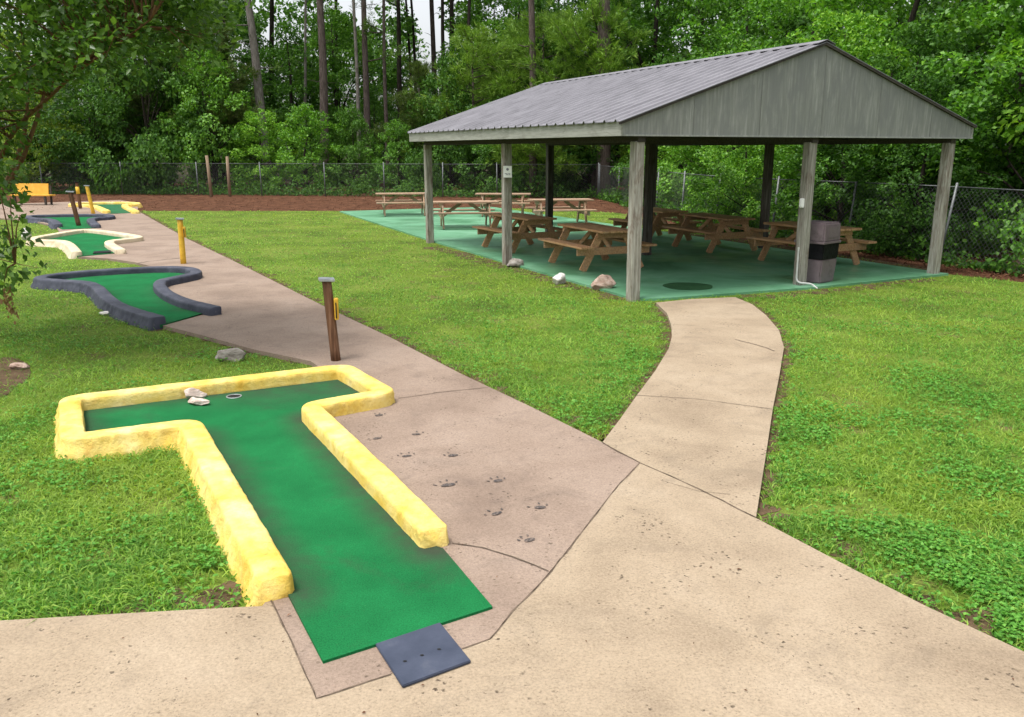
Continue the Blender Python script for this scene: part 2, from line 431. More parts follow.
# ------------------------------------------------------------------ object helpers
class MB:
    def __init__(self):
        self.v, self.f = [], []

    def add(self, vs, fs):
        o = len(self.v)
        self.v += [tuple(p) for p in vs]
        self.f += [tuple(i + o for i in f) for f in fs]
        return self

    def box(self, c, s, rz=0.0, ry=0.0, rx=0.0):
        from mathutils import Euler
        e = Euler((rx, ry, rz)).to_matrix()
        c = Vector(c)
        vs = [c + e @ Vector((sx * s[0] / 2, sy * s[1] / 2, sz * s[2] / 2)) for sx in (-1, 1) for sy in (-1, 1) for sz in (-1, 1)]
        return self.add(vs, [(0, 1, 3, 2), (4, 6, 7, 5), (0, 4, 5, 1), (2, 3, 7, 6), (0, 2, 6, 4), (1, 5, 7, 3)])

    def bar(self, a, b, w, h, up=(0, 0, 1)):
        """rectangular board from a to b; w across, h along 'up'"""
        a, b = Vector(a), Vector(b)
        d = (b - a).normalized()
        u = Vector(up)
        s = d.cross(u).normalized()
        u = s.cross(d).normalized()
        vs = []
        for p in (a, b):
            for i, j in ((-1, -1), (1, -1), (1, 1), (-1, 1)):
                vs.append(p + s * (w / 2 * i) + u * (h / 2 * j))
        return self.add(vs, [(0, 1, 2, 3), (7, 6, 5, 4), (0, 4, 5, 1), (1, 5, 6, 2), (2, 6, 7, 3), (3, 7, 4, 0)])

    def tube(self, pts, rads, n=8, cap=True):
        pts = [Vector(p) for p in pts]
        if isinstance(rads, (int, float)):
            rads = [rads] * len(pts)
        o = len(self.v)
        prev = None
        for i, p in enumerate(pts):
            d = (pts[min(i + 1, len(pts) - 1)] - pts[max(i - 1, 0)]).normalized()
            if prev is None:
                prev = Vector((1, 0, 0)) if abs(d.x) < 0.9 else Vector((0, 1, 0))
            a = (prev - d * prev.dot(d)).normalized()
            prev = a
            b = d.cross(a)
            for k in range(n):
                t = 2 * math.pi * k / n
                self.v.append(tuple(p + (a * math.cos(t) + b * math.sin(t)) * rads[i]))
        for i in range(len(pts) - 1):
            for k in range(n):
                k2 = (k + 1) % n
                self.f.append((o + i * n + k, o + i * n + k2, o + (i + 1) * n + k2, o + (i + 1) * n + k))
        if cap:
            self.f.append(tuple(o + k for k in reversed(range(n))))
            self.f.append(tuple(o + (len(pts) - 1) * n + k for k in range(n)))
        return self

    def poly(self, pts, z0, z1):
        """prism on a plan outline, between heights z0 and z1"""
        P = [(p[0], p[1]) for p in pts]
        ar = sum(P[i][0] * P[(i + 1) % len(P)][1] - P[(i + 1) % len(P)][0] * P[i][1] for i in range(len(P)))
        if ar < 0:
            P = P[::-1]
        n = len(P)
        tri = tessellate_polygon([[Vector((x, y, 0)) for x, y in P]])
        vs = [(x, y, z1) for x, y in P] + [(x, y, z0) for x, y in P]
        fs = []
        for t in tri:
            a, b, c = t
            A, B, C_ = P[a], P[b], P[c]
            if (B[0] - A[0]) * (C_[1] - A[1]) - (B[1] - A[1]) * (C_[0] - A[0]) < 0:
                a, c = c, a
            fs.append((a, b, c))
            fs.append((n + c, n + b, n + a))
        for i in range(n):
            j = (i + 1) % n
            fs.append((i, n + i, n + j, j))
        return self.add(vs, fs)

    def build(self, name, m, parent=None, world=False, smooth=False, bevel=0.0):
        vs = self.v
        if parent is not None and world:
            l = parent.location
            vs = [(x - l[0], y - l[1], z - l[2]) for x, y, z in vs]
        me = bpy.data.meshes.new(name)
        me.from_pydata(vs, [], self.f)
        me.materials.append(m)
        if smooth:
            me.polygons.foreach_set("use_smooth", [True] * len(me.polygons))
        if bevel > 0:
            bm = bmesh.new()
            bm.from_mesh(me)
            bmesh.ops.remove_doubles(bm, verts=bm.verts, dist=1e-5)
            es = [e for e in bm.edges if len(e.link_faces) == 2 and e.calc_face_angle(0) > 0.5]
            bmesh.ops.bevel(bm, geom=es, offset=bevel, segments=2, affect="EDGES", clamp_overlap=True)
            bm.to_mesh(me)
            bm.free()
        me.update()
        o = bpy.data.objects.new(name, me)
        COL.objects.link(o)
        if parent is not None:
            o.parent = parent
        return o


def tag(o, label=None, cat=None, group=None, kind=None):
    if label:
        o["label"] = label
    if cat:
        o["category"] = cat
    if group:
        o["group"] = group
    if kind:
        o["kind"] = kind
    return o


def empty(name, loc, label, cat, group=None, rz=0.0):
    o = bpy.data.objects.new(name, None)
    o.empty_display_size = 0.1
    COL.objects.link(o)
    o.location = loc
    o.rotation_euler = (0, 0, rz)
    return tag(o, label, cat, group)


def copy_tree(o, parent=None):
    c = o.copy()
    COL.objects.link(c)
    if parent is not None:
        c.parent = parent
    for ch in list(o.children):
        copy_tree(ch, c)
    return c


def leaf_object(name, cen, axis, nrm, size, m, parent=None, width=0.36, fold=0.1):
    """many small folded leaf blades as one mesh"""
    n = len(cen)
    axis = axis / np.linalg.norm(axis, axis=1, keepdims=True)
    w = np.cross(nrm, axis)
    w /= np.linalg.norm(w, axis=1, keepdims=True) + 1e-9
    nn = np.cross(axis, w)
    s = size[:, None]
    V = np.empty((n, 4, 3))
    V[:, 0] = cen - axis * s * 0.5
    V[:, 1] = cen + w * s * width + nn * s * fold - axis * s * 0.06
    V[:, 2] = cen + axis * s * 0.5 - nn * s * 0.06
    V[:, 3] = cen - w * s * width + nn * s * fold - axis * s * 0.06
    base = (np.arange(n) * 4)[:, None]
    F = np.concatenate([base + np.array([[0, 3, 2]]), base + np.array([[0, 2, 1]])], axis=1).reshape(-1)
    return raw_mesh(name, V.reshape(-1, 3), F, 3, m, parent)


def raw_mesh(name, V, F, k, m, parent=None):
    me = bpy.data.meshes.new(name)
    me.vertices.add(len(V))
    me.vertices.foreach_set("co", np.ascontiguousarray(V, dtype=np.float32).reshape(-1))
    nf = len(F) // k
    me.loops.add(len(F))
    me.loops.foreach_set("vertex_index", np.ascontiguousarray(F, dtype=np.int32))
    me.polygons.add(nf)
    me.polygons.foreach_set("loop_start", np.arange(nf, dtype=np.int32) * k)
    me.polygons.foreach_set("loop_total", np.full(nf, k, dtype=np.int32))
    me.update(calc_edges=True)
    me.materials.append(m)
    o = bpy.data.objects.new(name, me)
    COL.objects.link(o)
    if parent is not None:
        o.parent = parent
    return o


def inpoly(px, py, poly):
    ins = np.zeros(len(px), bool)
    n = len(poly)
    for i in range(n):
        x1, y1 = poly[i][:2]
        x2, y2 = poly[(i + 1) % n][:2]
        if y1 == y2:
            continue
        c = ((y1 > py) != (y2 > py)) & (px < (x2 - x1) * (py - y1) / (y2 - y1) + x1)
        ins ^= c
    return ins


def chaikin(pts, it=2, closed=False):
    for _ in range(it):
        q = []
        n = len(pts)
        rng = range(n if closed else n - 1)
        if not closed:
            q.append(pts[0])
        for i in rng:
            a, b = pts[i], pts[(i + 1) % n]
            q.append(tuple(a[k] * 0.75 + b[k] * 0.25 for k in range(len(a))))
            q.append(tuple(a[k] * 0.25 + b[k] * 0.75 for k in range(len(a))))
        if not closed:
            q.append(pts[-1])
        pts = q
    return pts


def resample(pts, step):
    out = [Vector(pts[0])]
    for i in range(len(pts) - 1):
        a, b = Vector(pts[i]), Vector(pts[i + 1])
        L = (b - a).length
        k = max(1, int(round(L / step)))
        for j in range(1, k + 1):
            out.append(a.lerp(b, j / k))
    return out


# ------------------------------------------------------------------ world and light
w = bpy.data.worlds.new("World")
S.world = w
w.use_nodes = True
nt = w.node_tree
bg = nt.nodes["Background"]
sky = nt.nodes.new("ShaderNodeTexSky")
sky.sky_type = "NISHITA"
sky.sun_disc = False
SUN_AZ, SUN_EL = R(236), R(71)        # clockwise from +Y, from behind the camera's left shoulder
sky.sun_elevation = SUN_EL
sky.sun_rotation = SUN_AZ
sky.air_density = 1.0
sky.dust_density = 4.0
sky.ozone_density = 1.0
hs = nt.nodes.new("ShaderNodeHueSaturation")
hs.inputs["Saturation"].default_value = 0.22     # overcast: the cloud deck is nearly white
nt.links.new(sky.outputs[0], hs.inputs["Color"])
nt.links.new(hs.outputs[0], bg.inputs[0])
bg.inputs[1].default_value = 0.15
sl = bpy.data.lights.new("sun", "SUN")
sl.energy = 1.5
sl.angle = R(16)
sl.color = (1.0, 0.96, 0.9)
so = bpy.data.objects.new("sun", sl)
COL.objects.link(so)
sd = Vector((math.sin(SUN_AZ) * math.cos(SUN_EL), math.cos(SUN_AZ) * math.cos(SUN_EL), math.sin(SUN_EL)))
so.rotation_euler = sd.to_track_quat("Z", "Y").to_euler()
so.location = (0, 0, 30)
S.view_settings.view_transform = "Standard"
S.view_settings.look = "None"
S.view_settings.exposure = 0.86
S.view_settings.gamma = 1.0

# ------------------------------------------------------------------ pavilion frame of reference
PA = R(24.9)
PW = (math.cos(PA), math.sin(PA))
PD = (-math.sin(PA), math.cos(PA))
P0 = (1.81, 12.59)


def uv(u, v, z=0.0):
    return (P0[0] + PW[0] * u + PD[0] * v, P0[1] + PW[1] * u + PD[1] * v, z)


# ------------------------------------------------------------------ ground, lawn, paths
ZP = 0.05
MB().poly([(-220, -60), (220, -60), (220, 320), (-220, 320)], -0.4, -0.06).build("ground", tag_m := M["floor"])
tag(bpy.data.objects["ground"], kind="structure")
mulch_out = [(-40, 28), at(-60, 212), at(140, 213), at(345, 213), uv(0.4, 19.5), uv(6.5, 19), uv(9, 15.5), uv(7.3, 7), uv(6.6, 3.5), at(868, 262), at(942, 276), at(1024, 285), at(1180, 302), (15, 6), (24, 6), (24, 60), (-40, 60)]
tag(MB().poly(mulch_out, -0.2, -0.008).build("mulch_bed", M["mulch"]), kind="structure")
lawn_out = [(-40, -2), (-40, 29), at(0, 212), at(140, 211), at(345, 211), uv(0.2, 20.6), uv(6.4, 20.8), uv(9.6, 15.8), uv(7.6, 8), uv(6.9, 4), at(870, 260), at(942, 273.5), at(1024, 282.5), at(1180, 299), (15, 5.5), (15, -2)]
tag(MB().poly(lawn_out, -0.3, 0.0).build("lawn", M["lawn"]), kind="structure")

fore_px = [(-500, 648), (0, 620.5), (120, 613.5), (240, 607), (262, 606), (269.5, 597), (293, 646), (316, 698.5), (360, 684), (391, 674), (463, 649), (491, 639), (512, 612), (540, 584), (558, 563), (616, 488), (639.5, 463), (700, 489.5), (755, 517.5), (857, 571), (927, 606.5), (1024, 651.5), (1500, 872), (1500, 1500), (-500, 1500)]
walk_px = [(602.5, 442), (620, 419), (637, 395), (655, 371), (668.7, 348.5), (672, 336), (671.3, 325), (667, 313), (656, 302.5), (690, 299), (735, 297), (752, 304), (766, 315), (779, 330), (784, 347), (779, 377), (773, 407), (765, 460), (756, 517), (700, 488.5), (640, 462)]
pink_px = [(138, 211), (188, 239), (232, 260), (260, 274), (324, 306), (390, 337), (460, 373), (530, 406), (601.5, 441.5), (639, 462.5), (615.5, 487.5), (557, 562.5), (539, 583.5), (511, 611.5), (490.5, 638), (462.5, 648), (391, 673), (359.5, 683), (316.5, 697.5), (294, 645.5), (270.5, 596), (255, 560), (215, 480), (188, 440), (90, 436), (80, 402), (200, 386), (318, 366), (311, 361), (255, 349.5), (200, 334.5), (160, 324.5), (122, 306), (104, 292), (70, 281), (62, 275), (110, 269), (150, 266), (135, 262), (110, 258.5), (78, 256.5), (70, 246), (40, 240), (60, 233), (56, 226), (30, 220), (-30, 216), (-30, 205), (120, 200), (138, 203)]
# keep the outline light: the path runs under every curbed hole
fore = [at(x, y, ZP) for x, y in fore_px]
walk = [at(x, y, ZP) for x, y in walk_px]
pink = [at(x, y, ZP) for x, y in pink_px]
pf = tag(MB().poly(fore, -0.15, ZP).build("concrete_apron", M["tan"]), kind="structure")
pw_ = tag(MB().poly(walk, -0.15, ZP - 0.001).build("concrete_walkway", M["tan"]), kind="structure")
pp = tag(MB().poly(pink, -0.15, ZP - 0.002).build("concrete_path", M["pink"]), kind="structure")


def ribbon(name, px, width, z, m, parent, jit=0.4):
    pts = resample([Vector(at(x, y, z)) for x, y in px], 0.05)
    mb = MB()
    vs = []
    for i, p in enumerate(pts):
        d = (pts[min(i + 1, len(pts) - 1)] - pts[max(i - 1, 0)])
        d.z = 0
        d.normalize()
        s = Vector((-d.y, d.x, 0))
        off = mnoise.noise(p * 6) * width * 1.3
        hw = max(0.001, width * 0.5 * (1 + jit * 2 * mnoise.noise(p * 11 + Vector((5, 0, 0)))))
        vs += [p + s * (off + hw), p + s * (off - hw)]
    mb.add(vs, [(2 * i, 2 * i + 1, 2 * i + 3, 2 * i + 2) for i in range(len(pts) - 1)])
    return mb.build(name, m, parent)


zc = ZP + 0.003
ribbon("expansion_joint", [(639.5, 463), (616, 488), (558, 563), (540, 584), (512, 612), (491, 639), (463, 648.5)], 0.007, zc, M["crack"], pf)
ribbon("expansion_joint", [(391, 674), (316, 698.5), (293, 646), (269.5, 597)], 0.007, zc, M["crack"], pf)
ribbon("expansion_joint", [(602, 442), (640, 462.5), (700, 489), (755.5, 517.5)], 0.009, zc, M["crack"], pf)
ribbon("crack", [(637, 395), (700, 399), (772, 409)], 0.007, zc, M["crack"], pw_)
ribbon("crack", [(735, 339), (758, 345), (775, 351)], 0.012, zc, M["crack"], pw_)
ribbon("crack", [(673, 324), (700, 326)], 0.006, zc, M["crack"], pw_)
ribbon("crack", [(660, 480), (700, 491), (730, 494)], 0.004, zc, M["crack"], pf)
ribbon("crack", [(452, 543), (482, 547), (512, 556), (548, 571)], 0.008, zc, M["crack"], pp)
ribbon("crack", [(398, 398), (440, 392), (488, 387)], 0.009, zc, M["crack"], pp)
ribbon("crack", [(120, 266), (150, 261), (200, 256)], 0.02, zc, M["crack"], pp)


def paw(x, y, s, ang):
    c = at(x, y, zc)
    mb = MB()

    def disc(px, py, a, b, rot=0):
        n = 12
        vs = []
        for k in range(n):
            t = 2 * math.pi * k / n
            r = 1 + 0.15 * mnoise.noise(Vector((px * 40 + math.cos(t), py * 40 + math.sin(t), x)))
            lx, ly = a * math.cos(t) * r, b * math.sin(t) * r
            lx, ly = lx * math.cos(rot) - ly * math.sin(rot) + px, lx * math.sin(rot) + ly * math.cos(rot) + py
            gx, gy = lx * math.cos(ang) - ly * math.sin(ang), lx * math.sin(ang) + ly * math.cos(ang)
            vs.append((c[0] + gx * s, c[1] + gy * s, zc))
        mb.add(vs, [tuple(range(n))])
    disc(0, 0, random.uniform(.04, .054), random.uniform(.02, .03), random.uniform(-.2, .2))
    keep = random.sample(range(4), random.choice((2, 3, 3, 4)))
    for k, (tx, ty) in enumerate(((-0.075, 0.03), (-0.03, 0.07), (0.025, 0.073), (0.07, 0.035))):
        if k in keep:
            disc(tx + random.uniform(-.008, .008), ty + random.uniform(-.01, .006), 0.008, random.uniform(.011, .02), -tx * 6)
    return mb.build("paw_print", M["print"], pp)


for x, y, s in ((379, 415, .75), (377, 438, .7), (416, 434, .8), (406.5, 455.7, .85), (453, 455, .85), (448, 484.6, .95), (498, 480.5, .85), (496.6, 513, .9), (540, 507, .85), (529.6, 539.5, .85)):
    paw(x, y, s, R(25) + random.uniform(-.25, .25))

def worn(px, width, inner=0.0):
    return ribbon("worn_edge", px, width, 0.004, M["soil"], lawn_o, 0.9)


lawn_o = bpy.data.objects["lawn"]
worn([(138, 211), (188, 239), (232, 260), (260, 274), (324, 306), (390, 337), (460, 373), (530, 406), (601.5, 441)], 0.16)
worn([(602.5, 441), (620, 419), (637, 395), (655, 371), (668.7, 348.5), (672, 336), (671.3, 325), (667, 313), (656, 302.5)], 0.16)
worn([(735, 297), (752, 304), (766, 315), (779, 330), (784, 347), (779, 377), (773, 407), (765, 460), (757, 515)], 0.14)
worn([(757, 518), (857, 571), (927, 606.5), (1024, 651.5), (1200, 733)], 0.26)
worn([(-300, 637), (0, 620), (120, 613), (238, 606.5)], 0.2)
worn([(430, 247), (470, 256), (510, 268), (565, 282), (622, 300)], 0.3)
worn([(740, 298), (800, 294), (870, 286), (930, 279)], 0.22)
worn([(160, 325), (200, 335), (255, 350), (311, 361.5)], 0.2)

bare_px = [(-60, 366), (-20, 360), (8, 357), (24, 361), (32, 369), (28, 380), (14, 388), (8, 396), (-15, 400), (-60, 398)]
bare_pl = chaikin([at(x, y, 0.0) for x, y in bare_px], 2, True)
tag(MB().poly([(p[0] + 0.03 * mnoise.noise(Vector((p[0] * 9, p[1] * 9, 0))), p[1] + 0.03 * mnoise.noise(Vector((p[0] * 9, p[1] * 9, 7)))) for p in bare_pl], -0.05, 0.005).build("bare_soil", M["soil"]), kind="structure")

# pavilion slab
slab = [uv(0.03, -0.02), uv(0.4, -0.16), uv(3.3, -0.3), uv(6.62, -0.14), uv(6.66, 9.5), uv(6.55, 20.4), uv(0.55, 20.4), uv(0.1, 9.0)]
ps = tag(MB().poly(slab, -0.15, ZP - 0.012).build("pavilion_slab", M["slab"]), kind="structure")
tag(MB().poly([uv(6.6, 0.3), uv(7.1, 0.6), uv(7.5, 6.5), uv(7.0, 9), uv(6.6, 9)], -0.1, 0.012).build("soil_strip", M["soil"]), kind="structure")

# ------------------------------------------------------------------ curbed putting holes


def fillet(pts, r):
    out = [Vector(pts[0])]
    for i in range(1, len(pts) - 1):
        p, a, b = Vector(pts[i]), Vector(pts[i - 1]), Vector(pts[i + 1])
        ra, rb = min(r, (a - p).length * 0.45), min(r, (b - p).length * 0.45)
        p0, p1 = p + (a - p).normalized() * ra, p + (b - p).normalized() * rb
        for k in range(6):
            t = k / 5
            out.append(p0 * (1 - t) ** 2 + p * 2 * t * (1 - t) + p1 * t * t)
    out.append(Vector(pts[-1]))
    return out


def curb(pts_px, ztop, width, root, m, seed, name="curb", zbase=-0.06, lump=0.009, cut=2, corner=None):
    cl = [at(x, y, ztop) for x, y in pts_px]
    cl = fillet(cl, corner) if corner else chaikin(cl, cut)
    pts = resample(cl, 0.03)
    hw = width / 2
    n = 15
    V = []
    L = len(pts)
    arc = [0.0]
    for i in range(1, L):
        arc.append(arc[-1] + (pts[i] - pts[i - 1]).length)
    for i, p in enumerate(pts):
        d = pts[min(i + 2, L - 1)] - pts[max(i - 2, 0)]
        d.z = 0
        d.normalize()
        s = Vector((-d.y, d.x, 0))
        e = min(arc[i], arc[-1] - arc[i])
        k = 1.0 if e > 0.06 else 0.78 + 0.22 * math.sqrt(max(0, 1 - (1 - e / 0.06) ** 2))
        t = Vector((p.x, p.y)) + Vector((s.x, s.y)) * hw * 1.7
        hard = inpoly(np.array([t.x]), np.array([t.y]), pink)[0] or inpoly(np.array([t.x]), np.array([t.y]), fore)[0]
        fl = 1.14 if hard else 1.6
        prof = [(-1.1, zbase), (-1.08, ztop * 0.3), (-1.04, ztop * 0.76), (-1.0, ztop * 0.92), (-0.88, ztop * 0.985), (-0.45, ztop), (0, ztop * 1.01), (0.45, ztop), (0.88, ztop * 0.985), (1.0, ztop * 0.93), (1.05, ztop * 0.76), (1 + (fl - 1) * 0.45, ztop * 0.45), (1 + (fl - 1) * 0.85, ztop * 0.12), (fl, 0.0), (fl * 1.02, zbase)]
        for (a, z) in prof:
            q = Vector((p.x, p.y, 0)) + s * (a * hw * k)
            q.z = z * (0.9 + 0.1 * k) if z > 0 else z
            q2 = q + Vector((seed, seed * 2, 0))
            nv = mnoise.noise(q2 * 2.6) * lump * 0.6 + mnoise.noise(q2 * 8) * lump * 0.4 + mnoise.noise(q2 * 21) * lump * 0.35
            if a > 1.0:
                nv += mnoise.noise(q2 * 13) * lump * 1.9 + mnoise.noise(q2 * 30) * lump * 1.3
            q += s * (1 if a > 0 else -1) * abs(a) * nv * 0.9
            if z > ztop * 0.5:
                q.z += nv * 0.4
            V.append(q)
    F = []
    for i in range(L - 1):
        for j in range(n - 1):
            a = i * n + j
            F.append((a, a + n, a + n + 1, a + 1))
    F.append(tuple(range(n)))
    F.append(tuple((L - 1) * n + j for j in reversed(range(n))))
    mb = MB()
    mb.add(V, F)
    o = mb.build(name, m, root, world=True, smooth=True)
    return o, [(p.x, p.y) for p in pts]


def curb_hole(name_loc, label, curb_px, ztop, width, m, carpet_extra_px, carpetm, seed, cup=None, zc_=0.062, corner=None):
    c = at(*name_loc, 0)
    root = empty("putting_hole", (c[0], c[1], 0), label, "mini golf hole", "putting holes of the mini golf course")
    o, cl = curb(curb_px, ztop, width, root, m, seed, corner=corner)
    # carpet lies between the curb's centre lines and out over the open front
    poly = cl + [at(x, y, zc_)[:2] for x, y in carpet_extra_px]
    co = MB().poly(poly, 0.02, zc_).build("carpet", carpetm, root, world=True)
    bm = bmesh.new()
    bm.from_mesh(co.data)
    xs = [q.co.x for q in bm.verts]
    ys = [q.co.y for q in bm.verts]
    stp = 0.05 if seed < 5 else 0.12
    for lo_, hi_, nr_ in ((min(xs), max(xs), (1, 0, 0)), (min(ys), max(ys), (0, 1, 0))):
        k = lo_ + stp
        while k < hi_:
            bmesh.ops.bisect_plane(bm, geom=bm.verts[:] + bm.edges[:] + bm.faces[:], plane_co=Vector(nr_) * k, plane_no=nr_, dist=1e-5)
            k += stp
    bm.to_mesh(co.data)
    bm.free()
    ca_ = np.array([p for p in cl])
    att = co.data.attributes.new("grime", "FLOAT", "POINT")
    vals = []
    far_y = max(p[1] for p in cl)
    for q in co.data.vertices:
        wx, wy = q.co.x + root.location.x, q.co.y + root.location.y
        dd = float(np.min(np.hypot(ca_[:, 0] - wx, ca_[:, 1] - wy))) - width * 0.5
        g1 = max(0.0, 1 - max(dd, 0) / 0.24) ** 1.2
        g2 = min(1.0, max(0.0, 1 - (far_y - wy - 0.35) / 0.8)) * 0.8
        if seed > 5:
            g1, g2 = g1 * 0.35, 0.0
        vals.append(min(1.0, max(g1 * 0.95, g2)))
    att.data.foreach_set("value", vals)
    if cup:
        q = Vector(at(*cup, zc_))
        ring = MB()
        r0, r1 = 0.056, 0.068
        n = 24
        vs, fs = [], []
        for k in range(n):
            t = 2 * math.pi * k / n
            for r, z in ((r1, 0.001), (r1, 0.005), (r0, 0.005), (r0, 0.001)):
                vs.append((q.x + r * math.cos(t), q.y + r * math.sin(t), q.z + z))
        for k in range(n):
            k2 = (k + 1) % n
            for j in range(4):
                j2 = (j + 1) % 4
                fs.append((k * 4 + j, k2 * 4 + j, k2 * 4 + j2, k * 4 + j2))
        ring.add(vs, fs).build("cup_rim", M["capmetal"], root, world=True, smooth=True)
        MB().add([(q.x + r0 * math.cos(2 * math.pi * k / n), q.y + r0 * math.sin(2 * math.pi * k / n), q.z + 0.0025) for k in range(n)], [tuple(range(n))]).build("cup", M["hole"], root, world=True)
    return root, cl


HOLES = []
h1 = [(276, 577), (190, 421), (72, 436), (70, 397), (343, 365.5), (387, 390), (309, 404), (436, 528)]
root1, cl1 = curb_hole((230, 450), "T-shaped hole with a thick yellow curb and green carpet, closest to the concrete apron", h1, 0.17, 0.168, M["yellow"], [(443, 548), (492.5, 606.5), (323, 661), (287, 592)], M["carpet"], 3.1, cup=(234, 396.5), corner=0.11)
h2 = [(159, 317), (140, 311.5), (120, 305), (106, 296), (98, 286), (86, 281), (44, 279), (37, 276.5), (62, 272.5), (110, 268.5), (183, 265.5), (201, 271.5), (176, 276.5), (157, 280.5), (163, 290), (182, 299.5), (216, 307)]
root2, cl2 = curb_hole((120, 290), "charcoal-curbed hole with curved arms between the yellow one and the cream one", h2, 0.16, 0.18, M["charcoal"], [(210, 311), (165, 324)], M["carpet"], 7.7)
h3 = [(76.5, 251.5), (70, 243.5), (62, 240), (34, 239.5), (31, 237.5), (60, 232.5), (86, 228.3), (115, 232), (143, 236.3), (128, 238.2), (111, 240), (108, 242.5), (121, 249.3)]
root3, cl3 = curb_hole((90, 240), "arrow-shaped hole with a cream white curb, in front of the brown marker post", h3, 0.15, 0.2, M["cream"], [(124, 252), (80, 256)], M["carpet"], 12.3)
h4 = [(58, 224), (52, 218.5), (28, 217.5), (27, 215), (70, 214), (108, 213.8), (113, 216.5), (88, 217.5), (96, 224.5)]
root4, cl4 = curb_hole((75, 220), "charcoal-curbed hole behind the cream arrow-shaped one, brown marker post at its front", h4, 0.15, 0.23, M["charcoal"], [(92, 228), (62, 229)], M["carpet"], 19.0)
h5 = [(107, 210.5), (92, 204), (70, 204.5), (74, 202.5), (135, 201.5), (139, 204), (121, 203.8), (136, 210.8)]
root5, cl5 = curb_hole((110, 207), "farthest hole, with yellow curbs and dark carpet in front of the pine straw bed", h5, 0.15, 0.23, M["yellow"], [(133, 212.5), (112, 213.5)], M["carpet_old"], 27.0)
HOLEPOLYS = [cl1, cl2, cl3, cl4, cl5]

# rubber tee mats
c = at(424, 657, ZP)
tm = empty("tee_mat", c, "square blue-grey rubber mat at the front of the green carpet tongue", "mat", "rubber tee mats")
matp = [at(375.5, 646.5, ZP), at(440, 625, ZP), at(471, 663.5, ZP), at(402.6, 689, ZP)]
MB().poly(matp, ZP + 0.002, ZP + 0.016).build("pad", M["rubber"], tm, world=True, bevel=0.003)
for x, y in ((405, 661), (422, 655), (439, 649)):
    q = at(x, y, ZP + 0.0185)
    MB().add([(q[0] + 0.009 * math.cos(t * math.pi / 5), q[1] + 0.006 * math.sin(t * math.pi / 5), q[2]) for t in range(10)], [tuple(range(10))]).build("peg_hole", M["hole"], tm, world=True)
c = at(102, 253.5, ZP)
tm2 = MB().poly([(x - c[0], y - c[1]) for x, y, _ in (at(93, 254.6, ZP), at(94, 252.6, ZP), at(111, 251.6, ZP), at(111, 253.4, ZP))], 0.014, 0.03).build("tee_mat", M["black"], bevel=0.004)
tm2.location = c
tag(tm2, "thin black rubber mat at the front of the cream-curbed hole", "mat", "rubber tee mats")


# ------------------------------------------------------------------ marker posts
def marker(base_px, height, rad, lean, body, label, square=False, plaque=None, cap=M["capmetal"], capr=0.085, band=None):
    c = at(*base_px, ZP)
    r = empty("marker_post", (c[0], c[1], ZP - 0.01), label, "marker post", "marker posts beside the golf holes")
    top = Vector((lean[0], lean[1], height))
    mb = MB()
    n = 7
    mb.tube([top * (i / n) for i in range(n + 1)], [rad * (1.04 - 0.06 * i / n) for i in range(n + 1)], 14)
    mb.build("shaft", body, r, smooth=True)
    MB().box(top + Vector((0, 0, 0.012)), (capr * 2, capr * 1.7, 0.03), rz=0.3, ry=0.06).build("cap", cap, r, bevel=0.006)
    if plaque:
        z, hgt, col, side = plaque
        p = top * (z / height)
        bx = empty_part = None
        o = MB().box(p + Vector((side * (rad + 0.022), -0.02, 0)), (0.045, 0.1, hgt), rz=0.2).build("scorecard_box", col, r, bevel=0.006)
        MB().box(p + Vector((side * (rad + 0.03), -0.072, -0.01)), (0.012, 0.012, hgt * 0.75), rz=0.2).build("slot", M["hole"], o)
    if band:
        z0, z1, col = band
        a, b = top * (z0 / height), top * (z1 / height)
        MB().tube([a, b], rad * 1.12, 14).build("painted_band", col, r, smooth=True)
    return r


marker((336, 360), 0.85, 0.05, (-0.06, 0.02), M["brownpost"], "brown marker post with a flat metal cap and yellow box behind the yellow curb", plaque=(0.56, 0.22, M["yellowpost"], 1), capr=0.08)
marker((183.5, 263.5), 0.86, 0.053, (0.0, 0.02), M["yellowpost"], "yellow marker post with a grey cap at the back of the near charcoal curb", plaque=(0.62, 0.2, M["yellowpost"], 1), capr=0.075)
marker((79, 226), 0.98, 0.062, (-0.14, 0.0), M["brownpost"], "brown leaning marker post with a pale flat cap behind the cream curb", capr=0.105)
marker((80.5, 208.5), 0.98, 0.06, (-0.03, 0.0), M["brownpost"], "dark marker post with a yellow band near its dark cap by the farthest curb", capr=0.085, cap=M["black"], band=(0.55, 0.82, M["yellowpost"]))
marker((93.5, 214), 0.96, 0.06, (-0.12, 0.0), M["yellowpost"], "yellow leaning marker post with a pale cap beside the farthest carpet", capr=0.085)
for i, (x, yb, hgt) in enumerate(((211.5, 197, 1.95), (230, 196.5, 1.9))):
    c = at(x, yb, 0)
    mb = MB()
    mb.tube([(0, 0, -0.1), (-0.03 if i == 0 else 0.0, 0, hgt * 0.5), (-0.07 if i == 0 else 0.01, 0, hgt)], [0.08, 0.076, 0.07], 12)
    o = mb.build("wooden_pole", M["polewood"], smooth=True)
    o.location = c
    tag(o, ("tan wooden pole leaning slightly, nearer the yellow bench, before the far fence", "straight tan wooden pole before the far fence, nearer the pavilion than its twin")[i], "pole", "bare wooden poles before the fence")

